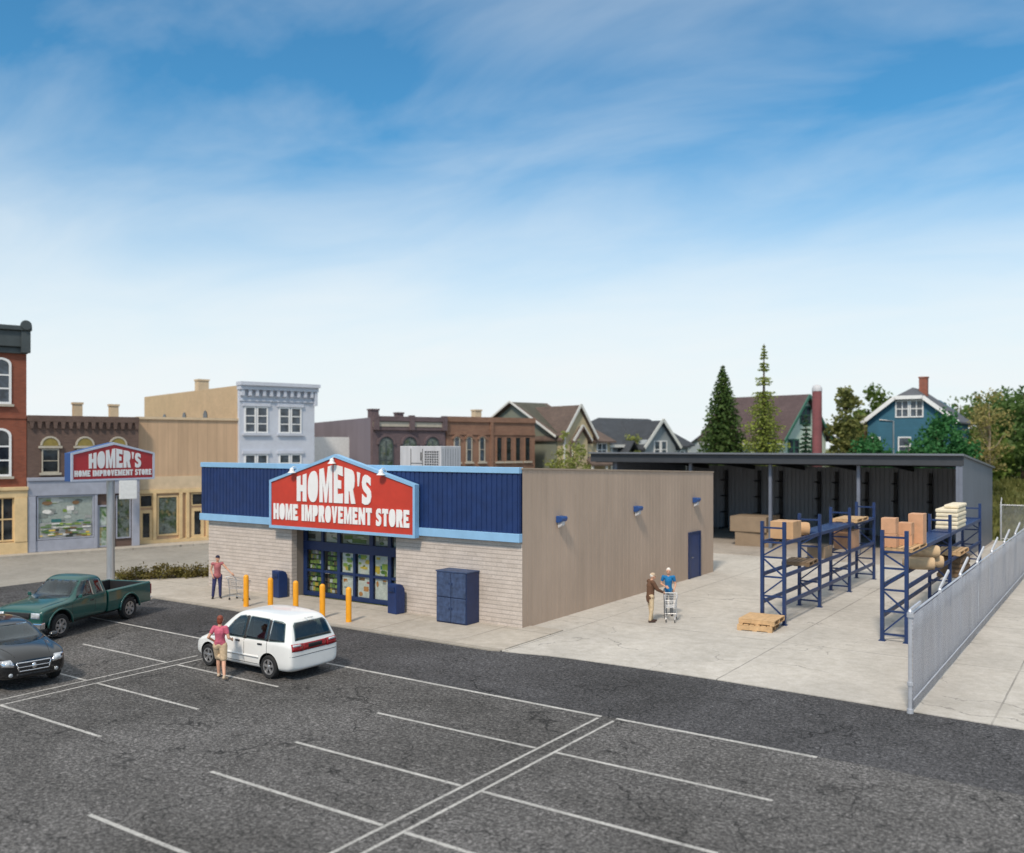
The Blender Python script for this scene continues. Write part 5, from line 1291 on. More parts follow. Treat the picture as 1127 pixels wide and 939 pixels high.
def shell(t, w_, d, h, mats, back=0):
    """front, sides, rear and a low roof behind a parapet. mats: front, side"""
    MB().box(0, 0, 0, w_, .3, h).build('front_wall', mats[0], t)
    mb = MB(); mb.prism([(.302,0),(d,0),(d,h-back),(.302,h)], 0, .3, 'x'); mb.prism([(.302,0),(d,0),(d,h-back),(.302,h)], w_-.3, w_, 'x'); mb.box(.302, d-.3, 0, w_-.302, d, h-back-.02); mb.build('side_wall', mats[1], t)
    MB().add([(.3,.3,h-.7),(w_-.3,.3,h-.7),(w_-.3,d-.3,h-back-.7),(.3,d-.3,h-back-.7),(.3,.3,h-.9),(w_-.3,.3,h-.9),(w_-.3,d-.3,h-back-.9),(.3,d-.3,h-back-.9)], [(0,1,2,3),(7,6,5,4),(0,4,5,1),(1,5,6,2),(2,6,7,3),(3,7,4,0)]).build('roof', M['roofing'], t)

# red brick corner block (only its right end is in view)
t = row('brick_building', 'tall red brick building with dark cornice and cream shopfront at the left edge', -9.0, 0)
shell(t, 9.0, 14, 11.7, (M['brick_red'], M['brick_red']))
mb = MB(); mb.box(-.2,-.36,11.71,9.10,.3,12.62); mb.box(-.3,-.52,12.625,9.2,.35,12.9); mb.box(-.1,-.2,11.35,9.05,-.003,11.69); mb.build('cornice', M['slate_green'], t, bevel=.04)
mb = MB(); mb.lathe([(.26,-.45),(.30,-.3),(.26,0)], (8.9, -.15, 12.93), 14, 'y'); mb.box(8.66,-.46,11.4,9.13,-.1,12.6); mb.build('cornice_bracket', M['slate_green'], t, smooth=False)
MB().box(0,-.05,7.7,9.0,-.003,7.92).build('string_course', M['brick_red'], t)
for x in (1.3, 3.0, 4.9, 6.0, 7.68):
    window(t, x, 8.5, 1.1, 2.6, M['white'], M['glass_blue'], .35, rail=2, mull=0, f=.12, sill=M['stone'])
    window(t, x, 4.45, 1.1, 2.7, M['white'], M['glass'], .4, rail=2, mull=0, f=.12, sill=M['stone'])
SF = MB(); SF.box(-.02,-.25,0,9.02,-.003,.75); SF.box(-.02,-.25,3.25,9.02,-.003,3.65); SF.box(-.05,-.34,3.655,9.05,-.003,3.85)
for x0, x1 in ((0,.35),(2.9,3.4),(5.6,6.1),(8.35,9.0)): SF.box(x0,-.28,.752,x1,-.003,3.248)
SF = SF.build('shopfront', M['cream'], t, bevel=.02)
for x in (1.62, 4.5, 7.2): window(t, x, .8, 2.35 if x > 5 else 2.2, 2.5, M['cream'], M['glass'], 0, rail=1, mull=3, f=.1)

# brown brick two-storey with grey shopfront
t = row('brick_building', 'brown brick two-storey building with arched windows and pale grey shopfront', .03, .02)
w_ = 6.1
shell(t, w_, 13, 7.85, (M['brick_brown'], M['brick_brown']))
mb = MB(); mb.box(-.0,-.12,7.55,w_,-.003,7.9)
for k in range(15): mb.prism([(.10+k*.41,7.54),(.35+k*.41,7.54),(.29+k*.41,7.16),(.16+k*.41,7.16)],-.16,-.003,'y')
mb.build('cornice', M['brick_brown'], t)
for x in (1.20, 3.05, 4.9):
    fr = window(t, x, 4.62, .9, 1.36, M['stone'], M['glass'], 0, rail=1, mull=0, f=.06, sill=M['stone'])
    mb = MB(); mb.prism(arch(x, 6.16, .84, .44, .42), -.07, -.003, 'y'); fl = mb.build('fanlight', M['ochre'], t)
    mb = MB(); mb.box(x-.62,-.14,6.02,x+.62,-.003,6.155)
    oo = arch(x, 6.16, 1.06, .56, .54)[2:]; ii = arch(x, 6.16, .86, .46, .44)[2:]
    for k in range(len(oo)-1): mb.prism([oo[k], oo[k+1], ii[k+1], ii[k]], -.1, -.003, 'y')
    mb.build('window_hood', M['stone'], t)
mb = MB(); mb.box(0,-.22,3.3,w_,-.003,4.15); mb.box(-.02,-.3,4.155,w_+.02,-.003,4.35); mb.box(0,-.22,.11,.42,-.003,3.29); mb.box(w_-.42,-.22,.11,w_,-.003,3.29); mb.box(.43,-.15,.11,3.65,-.003,.75); mb.box(3.55,-.18,.11,3.72,-.003,3.29)
mb.build('shopfront', M['grey_trim'], t, bevel=.02)
window(t, 2.0, .78, 3.05, 2.5, M['grey_trim'], M['shop_glass'], 0, rail=0, mull=0, f=.08, proud=.13, y=-.02)
poster(t, 'window_display', .56, 3.44, .86, 3.2, -.015, 5, 0, [7,0,6,0,7,2,0,9], 34, 0, .45)
poster(t, 'window_plants', .60, 3.40, .88, 1.75, -.09, 9, 7, [1,1,2,1,8,0,2,1,9,3], 60, 0, .42)
MB().box(1.3,-.22,1.45,2.2,-.19,1.5).build('display_table', PAL[0], t)
window(t, 4.22, .14, .95, 2.5, M['grey_trim'], M['shop'], 0, rail=1, mull=0, f=.1, name='door'); window(t, 5.2, .6, .85, 2.6, M['grey_trim'], M['shop_dark'], 0, rail=0, mull=0, f=.07)
mb = MB(); mb.box(4.72,-1.0,3.0,5.72,-.9,4.1); mb.build('hanging_sign', M['lamp_white'], t, bevel=.02)
mb = MB(); mb.tube([(5.2,-.003,4.0),(5.2,-.95,4.05)], .03, 6); mb.build('sign_bracket', M['galv'], t)
chimney(t, 3.55, 4.0, 7.2, 1.55, .5, M['cream2']); chimney(t, 5.75, 4.2, 7.2, 1.5, .5, M['cream2'])

# tan boarded shop
t = row('boarded_shop', 'two-storey shop faced in tan vertical boarding with a row of pale timber doors', 6.18, .55)
w_ = 6.5
shell(t, w_, 12, 7.9, (M['tan_board'], M['tan_plain']))
MB().box(0,-.06,3.45,w_,-.003,4.25).build('sign_band', M['cream2'], t)
MB().box(-.02,-.1,7.8,w_+.02,.32,7.95).build('coping', M['cream2'], t)
mb = MB()
mb.box(0,-.16,.11,w_,-.003,.34); mb.box(0,-.16,3.2,w_,-.003,3.44)
for x in (.05,1.02,2.62,3.05,4.35,5.0,6.35): mb.box(x-.1,-.18,.341,x+.1,-.003,3.199)
mb.build('shopfront', M['cream'], t, bevel=.012)
for x, g in ((.53, 0), (2.83-.99, 1), (3.7, 0), (5.7, 1)):
    if g: window(t, x, .55, 1.3, 2.5, M['cream'], M['shop_dark'], 0, rail=0, mull=0, f=.1)
    else:
        window(t, x, .30, .82, 1.9, M['cream'], M['glass'], 0, rail=0, mull=0, f=.2, name='door'); window(t, x, 2.35, .8, .8, M['cream'], M['glass'], 0, rail=0, mull=0, f=.07)

# white painted building with bracketed cornice, long tan flank
t = row('painted_brick_building', 'tall pale blue-white brick building with bracketed cornice and paired windows', 12.55, .3)
w_ = 5.35
MB().box(0,0,0,w_,.3,10.0).build('front_wall', M['brick_white'], t)
mb = MB(); mb.prism([(.302,0),(20.5,0),(20.5,10.2),(.302,10.12)], 0, .3, 'x'); mb.box(.302,20.2,0,w_-.302,20.5,10.15); mb.prism([(.302,0),(20.5,0),(20.5,10.15),(.302,10.0)], w_-.3, w_, 'x'); mb.build('side_wall', M['brick_tan'], t)
MB().box(.31,.31,8.9,w_-.31,20.1,9.1).build('roof', M['roofing'], t)
mb = MB(); mb.box(-.05,-.35,9.85,w_+.15,.3,10.12); mb.box(-.1,-.5,10.125,w_+.22,.3,10.36); mb.box(0,-.1,9.1,w_,-.003,9.2)
for k in range(11): mb.box(.05+k*.49,-.3,9.45,.25+k*.49,-.003,9.848)
mb.box(w_-.1,-.3,8.9,w_+.1,.1,9.84); mb.build('cornice', M['brick_white'], t)
for zz in (7.0, 3.85, .8):
    for x in (1.15, 3.55):
        for dx in (-.42, .42): window(t, x+dx, zz, .78, 1.75, M['white'], M['glass_blue'], 0, rail=2, mull=0, f=.09)
        MB().box(x-.95,-.15,zz-.16,x+.95,-.003,zz-.01).build('sill', M['brick_white'], t)
        MB().box(x-.95,-.13,zz+1.77,x+.95,-.003,zz+1.98).build('window_hood', M['brick_white'], t)
chimney(t, .9, 9.5, 9.0, 1.95, .78, M['cream2'])
for y in (6.2, 10.6, 15.2):
    o = MB(); o.prism(arch(y, 7.85, .75, .8, .4), -.05, -.003, 'x'); o.build('flank_window', M['glass'], t)

# mauve brick and rust brick pair beyond the alley
t = row('brick_building', 'low mauve brick building with three arched windows and plain side wall', 22.35, .1)
w_ = 6.3
shell(t, w_, 13, 8.2, (M['brick_mauve'], M['mauve_side']), .3)
mb = MB(); mb.box(-.03,-.25,7.95,w_,-.003,8.3); mb.box(0,-.12,7.3,w_,-.003,7.5)
for x in (0,3.0,w_-.4): mb.box(x,-.3,7.3,x+.4,-.003,8.4)
mb.build('cornice', M['stone'] if False else M['brick_mauve'], t)
mb = MB(); mb.box(0,-.15,7.55,w_,-.003,7.9); mb.build('frieze', M['stone'], t)
for x in (1.1, 3.1, 5.1): window(t, x, 3.6, 1.2, 3.2, M['slate_green'], M['shop_dark'], .55, rail=1, mull=1, f=.08, hood=M['brick_mauve'])
chimney(t, 2.1, 3.6, 7.4, 1.45, .62, M['brick_mauve']); chimney(t, 4.6, 4.0, 7.4, 1.25, .55, M['brick_mauve'])
mb = MB(); mb.box(-4.9,3.5,4.9,-.003,3.7,6.8); mb.build('sign_board', M['lamp_white'], t)
mb = MB(); mb.box(-4.6,3.72,0,-4.4,3.9,6.5); mb.box(-.4,3.72,0,-.2,3.9,6.5); mb.build('sign_post', M['black_steel'], t)
t = row('brick_building', 'low rust brick building with narrow tall windows in two groups', 28.75, .1)
w_ = 8.75
shell(t, w_, 13, 8.35, (M['brick_rust'], M['brick_rust']))
mb = MB(); mb.box(0,-.12,8.0,w_,-.003,8.4); mb.box(4.15,-.14,0,4.4,-.003,7.99); mb.box(0,-.08,7.0,w_,-.003,7.15); mb.build('cornice', M['brick_rust'], t)
for x in (.95, 2.1, 3.35): window(t, x, 4.9, .55, 1.95, M['stone'], M['glass_blue'], .2, rail=1, mull=0, f=.06, sill=M['stone'], hood=M['brick_rust'])
for x in (5.05, 6.0, 6.95, 7.95): window(t, x, 4.9, .58, 1.95, M['brick_rust'], M['glass'], 0, rail=0, mull=0, f=.05, sill=M['stone'])
chimney(t, 5.0, 3.0, 7.6, 1.4, .6, M['cream2'])

# ------------------------------------------------------------------ houses
M['olive'] = siding('olive_clapboard', (.20,.215,.17), .18, 'Z', .08, .7, .4, .3, False)
M['house_tan'] = siding('tan_clapboard', (.55,.46,.29), .18, 'Z', .08, .7, .4, .25, False)
M['roof_brown'] = brick('brown_shingle', (.15,.105,.085), (.12,.085,.07), (.08,.06,.05), .3, .16, .01, dirt=.25)
M['roof_slate'] = brick('slate_shingle', (.055,.062,.075), (.043,.05,.06), (.03,.034,.04), .3, .16, .01, dirt=.25)
M['roof_dark'] = brick('dark_brown_shingle', (.105,.070,.072), (.085,.056,.058), (.05,.035,.035), .3, .16, .01, dirt=.2)
M['roof_grey'] = brick('grey_shingle', (.115,.12,.14), (.09,.097,.115), (.06,.065,.07), .3, .16, .01, dirt=.2)
M['grey_board'] = siding('grey_clapboard', (.30,.33,.35), .18, 'Z', .08, .7, .4, .25, False)
M['mint'] = siding('mint_clapboard', (.72,.86,.76), .2, 'Z', .06, .7, .4, .25, False)
M['blue_board'] = siding('blue_clapboard', (.035,.135,.205), .2, 'Z', .10, .7, .4, .3, False)
M['trim'] = plain('house_trim', (.66,.66,.62), .6, 0, .06, 3)
M['trim_green'] = plain('green_trim', (.05,.17,.12), .6, 0, .1, 3)
M['brick_chim'] = brick('chimney_brick', (.36,.10,.06), (.28,.08,.05), (.25,.16,.12), .24, .085, .012)
def slab(mb, pts, th=.14):
    """roof plane with thickness under it"""
    n = len(pts); vs = list(pts) + [(p[0], p[1], p[2]-th) for p in pts]
    mb.add(vs, [tuple(range(n)), tuple(range(2*n-1, n-1, -1))] + [(i, i+n, (i+1) % n+n, (i+1) % n) for i in range(n)])
def gable_x(mb, x0, x1, y0, y1, ze, zr_, o=.35):
    """ridge along x"""
    ym = (y0+y1)/2; k = (zr_-ze)/(ym-y0)
    slab(mb, [(x0-o,y0-o,ze-k*o),(x1+o,y0-o,ze-k*o),(x1+o,ym,zr_),(x0-o,ym,zr_)]); slab(mb, [(x0-o,ym,zr_+.004),(x1+o,ym,zr_+.004),(x1+o,y1+o,ze-k*o),(x0-o,y1+o,ze-k*o)])
def gable_y(mb, x0, x1, y0, y1, ze, zr_, o=.35):
    xm = (x0+x1)/2; k = (zr_-ze)/(xm-x0)
    slab(mb, [(x0-o,y0-o,ze-k*o),(xm,y0-o,zr_),(xm,y1+o,zr_),(x0-o,y1+o,ze-k*o)]); slab(mb, [(xm,y0-o,zr_+.004),(x1+o,y0-o,ze-k*o),(x1+o,y1+o,ze-k*o),(xm,y1+o,zr_+.004)])
def pent(a, b, ze, zr_): return [(a,0),(b,0),(b,ze),((a+b)/2,zr_),(a,ze)]
# olive house with tan front gables
t = row('olive_house', 'olive clapboard house with brown roof and small tan front gables', 39.6, -.2); t['category'] = 'house'
MB().prism(pent(0, 11.6, 7.2, 10.0), 0, 3.5, 'x').build('wall', M['olive'], t)
MB().prism(pent(.1, 3.3, 7.0, 9.3), -.9, 0-.003, 'y').build('front_gable', M['house_tan'], t)
MB().box(3.55,-.6,0,5.6,4.5,6.6).build('bay', M['house_tan'], t)
mb = MB(); gable_x(mb, 0, 3.5, 0, 11.6, 7.2, 10.0, .4); rf = mb.build('roof', M['roof_brown'], t)
mb = MB(); gable_y(mb, .05, 3.35, -.9, 5.2, 7.05, 9.55, .25); gable_y(mb, .9, 2.5, -1.35, .2, 6.7, 7.75, .2); mb.build('gable_roof', M['roof_brown'], rf)
mb = MB(); slab(mb, [(3.4,-1.0,6.55),(6.0,-1.0,6.55),(5.4,2.0,8.0),(3.4,2.0,8.3)]); slab(mb, [(6.0,-1.0,6.55),(6.0,5,6.55),(5.4,2.0,8.0)]); slab(mb, [(2.3,-1.9,4.6),(5.9,-1.9,4.6),(5.9,-.6,5.4),(2.3,-.6,5.4)]); mb.build('porch_roof', M['roof_brown'], rf)
MB().prism(pent(1.0, 2.4, 6.6, 7.5), -1.2, -.91, 'y').build('oriel', M['house_tan'], t)
mb = MB()
for a, b in (((-.25,6.75),(1.7,9.6)),((3.65,6.75),(1.7,9.6)),((.65,6.55),(1.7,7.85)),((2.75,6.55),(1.7,7.85))): mb.bar((a[0],-1.4 if b[1] < 8 else -1.2,a[1]),(b[0],-1.4 if b[1] < 8 else -1.2,b[1]),.06,.2)
for a, b in (((-.42,6.9),(5.8,10.05)),((12.0,6.9),(5.8,10.05))): mb.bar((-.45,a[0],a[1]),(-.45,b[0],b[1]),.06,.16)
mb.box(.02,-.96,0,.18,-.84,6.9); mb.build('bargeboard', M['trim'], t)
for x in (1.28, 2.12): window(t, x, 5.0, .75, 1.5, M['white'], M['glass_blue'], 0, y=-.9, rail=1, mull=0)
window(t, 4.6, 5.2, 1.2, 1.2, M['white'], M['glass_blue'], 0, y=-.6)
for x in (2.5, 4.1, 5.7):
    MB().box(x-.08,-1.8,0,x+.08,-1.64,4.55).build('porch_post', M['trim'], t)
for yy in (3.0, 7.5): MB().box(-.05, yy, 4.6, -.003, yy+1.0, 6.2).build('flank_window', M['glass_blue'], t)

# dark slate-roofed grey house
t = row('grey_house', 'grey house with big dark hipped slate roof and front gable beyond the shed', 45.8, 0); t['category'] = 'house'
MB().box(0,0,0,10.4,8,6.4).build('wall', M['grey_board'], t)
mb = MB()
slab(mb, [(-.5,-.5,6.25),(10.9,-.5,6.25),(9.4,4.0,8.75),(2.6,4.0,8.75)]); slab(mb, [(10.9,-.5,6.25),(10.9,8.5,6.25),(9.4,4.0,8.75)]); slab(mb, [(10.9,8.5,6.25),(-.5,8.5,6.25),(2.6,4.0,8.75),(9.4,4.0,8.75)]); slab(mb, [(-.5,8.5,6.25),(-.5,-.5,6.25),(2.6,4.0,8.75)])
rf = mb.build('roof', M['roof_slate'], t)
MB().prism(pent(2.9, 6.9, 6.3, 8.2), -1.6, -.003, 'y').build('front_gable', M['grey_board'], t)
MB().box(6.95,-.9,0,9.2,-.003,6.0).build('bay', M['grey_board'], t)
mb = MB(); gable_y(mb, 2.9, 6.9, -1.6, 3.4, 6.25, 8.4, .35); gable_y(mb, .9, 2.7, -1.2, 1.2, 5.4, 6.6, .2)
slab(mb, [(6.8,-1.2,6.1),(9.5,-1.2,6.1),(9.5,0,6.8),(6.8,0,6.8)]); mb.build('gable_roof', M['roof_slate'], rf)
mb = MB()
for a, b in (((2.5,5.95),(4.9,8.5)),((7.3,5.95),(4.9,8.5))): mb.bar((a[0],-1.98,a[1]),(b[0],-1.98,b[1]),.06,.28)
mb.box(-.55,-.58,6.0,2.5,-.51,6.24); mb.build('bargeboard', M['trim'], t)
for dx in (-.45, .45): window(t, 4.9+dx, 5.0, .8, 1.6, M['white'], M['glass_blue'], 0, y=-1.6, rail=1, mull=0)
window(t, 1.8, 4.6, .9, 1.0, M['white'], M['glass_blue'], .3, rail=0, mull=1)
for x in (7.5, 8.6): window(t, x, 4.5, .7, 1.2, M['white'], M['glass_blue'], 0, y=-.9, rail=1, mull=0)
for x in (.1, 10.2): MB().box(x-.12,-.3,0,x+.12,-.06,6.2).build('corner_post', M['trim'], t)
t = thing('blue_grey_house', 'small distant blue-grey house just left of the dark conifer', 'house', (-22.2, 78.5, 0), SROT)
MB().prism(pent(0, 9, 5.0, 7.6), 0, 8, 'x').build('wall', M['grey_board'], t)
mb = MB(); gable_x(mb, 0, 8, 0, 9, 5.0, 7.6, .4); mb.build('roof', M['roof_grey'], t)
for x in (1.5, 4, 6.5): window(t, x, 3.0, .9, 1.4, M['white'], M['glass_blue'], 0)

# mint house, brown roof
t = thing('mint_house', 'mint green gabled house with dark brown roof behind the tall conifers', 'house', (-6.05, 46.3, 0), R(-12))
MB().prism(pent(0, 7.0, 7.0, 10.3), -7.4, 0, 'x').build('wall', M['mint'], t)
mb = MB(); gable_x(mb, -7.4, 0, 0, 7.0, 7.0, 10.35, .4); mb.build('roof', M['roof_dark'], t)
mb = MB()
for a in (-.45, 7.45): mb.bar((.44, a, 6.5), (.44, 3.5, 10.27), .07, .24)
mb.build('bargeboard', M['trim_green'], t)
for y, zz, h in ((3.5, 7.9, 1.5), (1.6, 5.3, 1.4), (5.3, 5.3, 1.4)):
    for dy in (-.45, .45):
        fr = MB().box(-.02, y+dy-.42, zz, .06, y+dy+.42, zz+h).build('window', M['trim_green'], t)
        MB().box(.062, y+dy-.30, zz+.1, .07, y+dy+.30, zz+h*.48).build('pane', M['glass_blue'], fr); MB().box(.062, y+dy-.30, zz+h*.54, .07, y+dy+.30, zz+h-.1).build('pane', M['glass_blue'], fr)
MB().box(-7.7, -.5, 6.25, .3, -.38, 6.42).build('gutter', M['trim'], t)

# mauve stack with a rounded grey cap
t = thing('chimney_stack', 'tall mauve red brick stack with rounded pale cap between mint house and bronze tree', 'chimney', (-2.05, 41.6, 0))
mb = MB(); mb.lathe([(.36,0),(.34,10.1)], (0,0,0), 18); mb.build('shaft', brick('stack_brick', (.26,.075,.08), (.22,.065,.07), (.2,.1,.1), .24, .085, .01), t, smooth=True, auto=40)
mb = MB(); mb.lathe([(.36,10.1),(.36,10.3),(.28,10.5),(.1,10.58)], (0,0,0), 18); mb.build('cap', M['ac'], t, smooth=True, auto=50)

# blue house with clipped gable
t = thing('blue_house', 'dark blue clapboard house with clipped gable, grey roof and brick chimney behind the shed', 'house', (-.6, 50.5, 0))
bw, bd, ze, zr_ = 6.2, 7.6, 8.3, 10.75
xm = bw/2; zc2 = 9.95; xc0, xc1 = xm-(zr_-zc2)*xm/(zr_-ze), xm+(zr_-zc2)*xm/(zr_-ze)
MB().prism([(0,0),(bw,0),(bw,ze),(xc1,zc2),(xc0,zc2),(0,ze)], 0, bd, 'y').build('wall', M['blue_board'], t)
mb = MB(); o = .4; k = (zr_-ze)/xm; yb = 1.3
pL = [(-o,-o,ze-k*o),(xc0,-o,zc2+.02),(xm,yb,zr_),(xm,bd-2.2,zr_),(-o,bd+o,ze-k*o)]; slab(mb, pL)
pR = [(bw+o,-o,ze-k*o),(bw+o,bd+o,ze-k*o),(xm,bd-2.2,zr_+.004),(xm,yb,zr_+.004),(xc1,-o,zc2+.02)]; slab(mb, pR)
slab(mb, [(xc0,-o,zc2+.024),(xc1,-o,zc2+.024),(xm,yb,zr_+.008)])
slab(mb, [(-o,bd+o,ze-k*o+.004),(xm,bd-2.2,zr_+.006),(bw+o,bd+o,ze-k*o+.004)])
rf = mb.build('roof', M['roof_grey'], t)
mb = MB(); mb.box(xm+.25,2.4,9.8,xm+.85,3.0,11.55); mb.box(xm+.2,2.35,11.552,xm+.9,3.05,11.65); mb.build('chimney', M['brick_chim'], rf)
mb = MB(); mb.bar((-o,-o-.03,ze-k*o-.05),(xc0,-o-.03,zc2-.05),.06,.3); mb.bar((bw+o,-o-.03,ze-k*o-.05),(xc1,-o-.03,zc2-.05),.06,.3); mb.bar((xc0,-o-.03,zc2-.05),(xc1,-o-.03,zc2-.05),.06,.28)
mb.build('bargeboard', M['white'], t)
for dx in (-.52, .52): window(t, xm+dx, 8.35, 1.0, 1.35, M['white'], M['glass_blue'], 0, rail=1, mull=1)
window(t, xm-.35, 5.35, .95, 1.5, M['white'], M['glass_blue'], 0, rail=1, mull=0); window(t, xm-2.6, 5.35, .95, 1.5, M['white'], M['glass_blue'], 0, rail=1, mull=0)
mb = MB(); mb.tube([(xm-2.2,-.06,8.2),(xm-1.15,-.06,8.1),(xm-1.15,-.06,0)], .05, 6); mb.build('drainpipe', M['galv'], t)

# ------------------------------------------------------------------ trees and shrubs
M['bark'] = plain('bark', (.09,.065,.045), .9, 0, .3, 6, bmp=.5)
M['bark_pale'] = plain('pale_bark', (.34,.26,.18), .85, 0, .2, 6)
M['fir_dark'] = leafmat('dark_fir', (.055,.105,.027), (.09,.15,.04), (.14,.19,.06))
M['fir_light'] = leafmat('light_fir', (.19,.24,.045), (.28,.335,.07), (.36,.39,.11))
M['spruce'] = leafmat('small_spruce', (.03,.075,.045), (.05,.11,.06), (.08,.14,.08))
M['leaf_bronze'] = leafmat('bronze_leaf', (.12,.14,.042), (.20,.21,.065), (.30,.29,.115))
M['leaf_green'] = leafmat('green_leaf', (.08,.13,.025), (.13,.19,.038), (.18,.23,.06))
M['leaf_bright'] = leafmat('bright_leaf', (.03,.115,.035), (.05,.18,.055), (.09,.25,.085))
M['leaf_gold'] = leafmat('golden_leaf', (.22,.19,.06), (.32,.28,.10), (.42,.38,.17))
M['leaf_forest'] = leafmat('forest_leaf', (.062,.115,.03), (.105,.175,.045), (.155,.225,.062))
M['leaf_olive'] = leafmat('olive_leaf', (.16,.19,.05), (.26,.29,.08), (.33,.35,.11))
M['shrub'] = leafmat('shrub_leaf', (.10,.07,.02), (.17,.14,.04), (.22,.20,.06))
def leaf(mb, p, s, rng, flat=0.0):
    n = Vector((rng.gauss(0,1), rng.gauss(0,1), rng.gauss(0,1)+flat)).normalized()
    a = n.orthogonal().normalized(); b = n.cross(a); t = rng.uniform(0, 6.28)
    a, b = a*math.cos(t)+b*math.sin(t), b*math.cos(t)-a*math.sin(t)
    a *= s*.5; b *= s*rng.uniform(.28, .45)
    mb.add([p-a, p-a*.1+b, p+a, p-a*.1-b], [(0,1,2,3)])
def broad(name, label, loc, h, r, mat, seed, trunk=.25, base=.28, clumps=46, per=90, ls=.34, bark='bark', group=None, cat='tree', spread=.32, shape=1.0, trunk_r=None):
    rng = random.Random(seed); t = thing(name, label, cat, loc, 0, group)
    zc, rz = h*(base+1)/2, h*(1-base)/2
    mb = MB(); tr = trunk_r or h*.022
    mb.tube([(0,0,-.05),(rng.uniform(-.1,.1),0,h*base*.6),(rng.uniform(-.15,.15),rng.uniform(-.15,.15),zc),(0,0,h*.9)], [tr*1.3, tr, tr*.7, tr*.15], 8)
    cs = []
    while len(cs) < clumps:
        v = Vector((rng.uniform(-1,1), rng.uniform(-1,1), rng.uniform(-1,1)))
        if .25 < v.length < 1:
            v = v * (.55+.45*rng.random()**.4)/max(v.length, .55)*v.length**.5
            if v.length > 1: v.normalize()
            w_ = 1 - (1-shape)*(v.z*.5+.5)
            cs.append(Vector((v.x*r*w_, v.y*r*w_, zc+v.z*rz)))
    for c in cs[:16]:
        s0 = Vector((0, 0, max(h*base*.7, c.z-r*rng.uniform(.5, 1.0)))); m_ = s0.lerp(c, .5)+Vector((0, 0, -.1*r))
        mb.tube([s0, m_, c], [tr*.45, tr*.28, tr*.08], 5)
    mb.build('trunk', M[bark], t, smooth=True)
    lb = MB()
    for c in cs:
        sc = r*spread*rng.uniform(.6, 1.25); k = int(per*rng.uniform(.6, 1.3))
        for _ in range(k):
            v = Vector((rng.gauss(0,1), rng.gauss(0,1), rng.gauss(0,.75)))
            v = v.normalized()*min(v.length, 1.9)
            leaf(lb, c+v*sc*.62, ls*rng.uniform(.6, 1.3), rng, .5)
    lb.build('crown', M[mat], t)
    return t
def fir(name, label, loc, h, r, mat, seed, base=.06, tiers=34, per=26, nl=16, ls=.30, gaps=(), profile=None, droop=.25, group=None):
    rng = random.Random(seed); t = thing(name, label, 'tree', loc, 0, group)
    mb = MB(); mb.tube([(0,0,-.05),(0,0,h*.5),(0,0,h)], [h*.02, h*.012, h*.002], 8)
    lb = MB()
    for i in range(tiers):
        f = i/(tiers-1); zz = h*(base+(1-base)*f*.985)
        if any(a < f < b for a, b in gaps): continue
        rr = r*(profile(f) if profile else (1-f)**.85)+.10
        n = max(5, int(per*(rr/r)**.5))
        for k in range(n):
            an = 6.283*(k+rng.random()*.8)/n + i*.7; ln = rr*rng.uniform(.78, 1.08)
            d = Vector((math.cos(an), math.sin(an), -droop*rng.uniform(.5, 1.3)))
            e = Vector((0,0,zz))+d*ln
            if k % 3 == 0: mb.tube([(0,0,zz+.05), Vector((0,0,zz))+d*ln*.8], [h*.003, .008], 4)
            m = max(4, int(nl*ln/r)+3)
            for j in range(m):
                q = (j+.6)/m
                p = Vector((0,0,zz))+d*ln*q + Vector((rng.gauss(0,.07), rng.gauss(0,.07), rng.gauss(0,.05)))*(.5+rr*.35)
                leaf(lb, p, ls*rng.uniform(.7, 1.25), rng, 1.2)
    mb.build('trunk', M['bark'], t, smooth=True); lb.build('crown', M[mat], t); return t
fir('conifer_tree', 'dense dark green conical conifer behind the shed, left of the light one', (-9.75, 43.0, 0), 12.5, 3.1, 'fir_dark', 1, tiers=58, per=38, nl=18, ls=.27, profile=lambda f: (1-f)**.78)
fir('conifer_tree', 'tallest light green conifer with sparse layered top behind the shed', (-6.35, 42.7, 0), 13.9, 2.75, 'fir_light', 2, tiers=60, per=26, nl=14, ls=.22,
    gaps=((.745,.765),(.83,.85),(.905,.925)), profile=lambda f: (1-f)**.93*(.92+.20*math.sin(f*62)), droop=.12)
fir('spruce_tree', 'small dark spruce beside the mauve stack in front of the mint gable', (-2.85, 41.6, 0), 8.4, 1.15, 'spruce', 3, tiers=26, per=16, nl=9, ls=.26)
broad('bronze_tree', 'tall slender bronze-green tree right of the mauve stack', (-1.95, 49.0, 0), 12.1, 1.85, 'leaf_bronze', 5, clumps=64, per=62, ls=.32, base=.08, spread=.32, shape=.42)
broad('bronze_tree', 'shorter bronze tree tucked between the bronze tree and blue house', (-1.7, 54.0, 0), 9.6, 1.9, 'leaf_bronze', 6, clumps=40, per=60, ls=.36, base=.1, shape=.7)
broad('round_tree', 'rounded mid green tree rising behind the left of the blue house', (-2.7, 64.5, 0), 11.6, 2.6, 'leaf_green', 7, clumps=50, per=70, ls=.44, base=.3)
broad('bushy_tree', 'big bright green bushy tree in front of the blue house', (5.9, 43.8, 0), 8.5, 2.2, 'leaf_bright', 8, clumps=64, per=110, ls=.28, base=.16)
broad('bushy_tree', 'lower bright green bush left of the blue house window', (1.7, 42.2, 0), 7.3, 1.6, 'leaf_bright', 9, clumps=46, per=90, ls=.28, base=.2)
broad('bushy_tree', 'smallest bright green bush below the blue house gable window', (3.95, 42.7, 0), 6.6, 1.1, 'leaf_bright', 10, clumps=30, per=80, ls=.26, base=.3)
broad('golden_tree', 'slender golden-leaved tree with pale bare trunk at the right end of the shed', (8.25, 48.5, 0), 10.2, 1.75, 'leaf_gold', 12, clumps=54, per=44, ls=.20, base=.38, bark='bark_pale', spread=.34, trunk_r=.12)
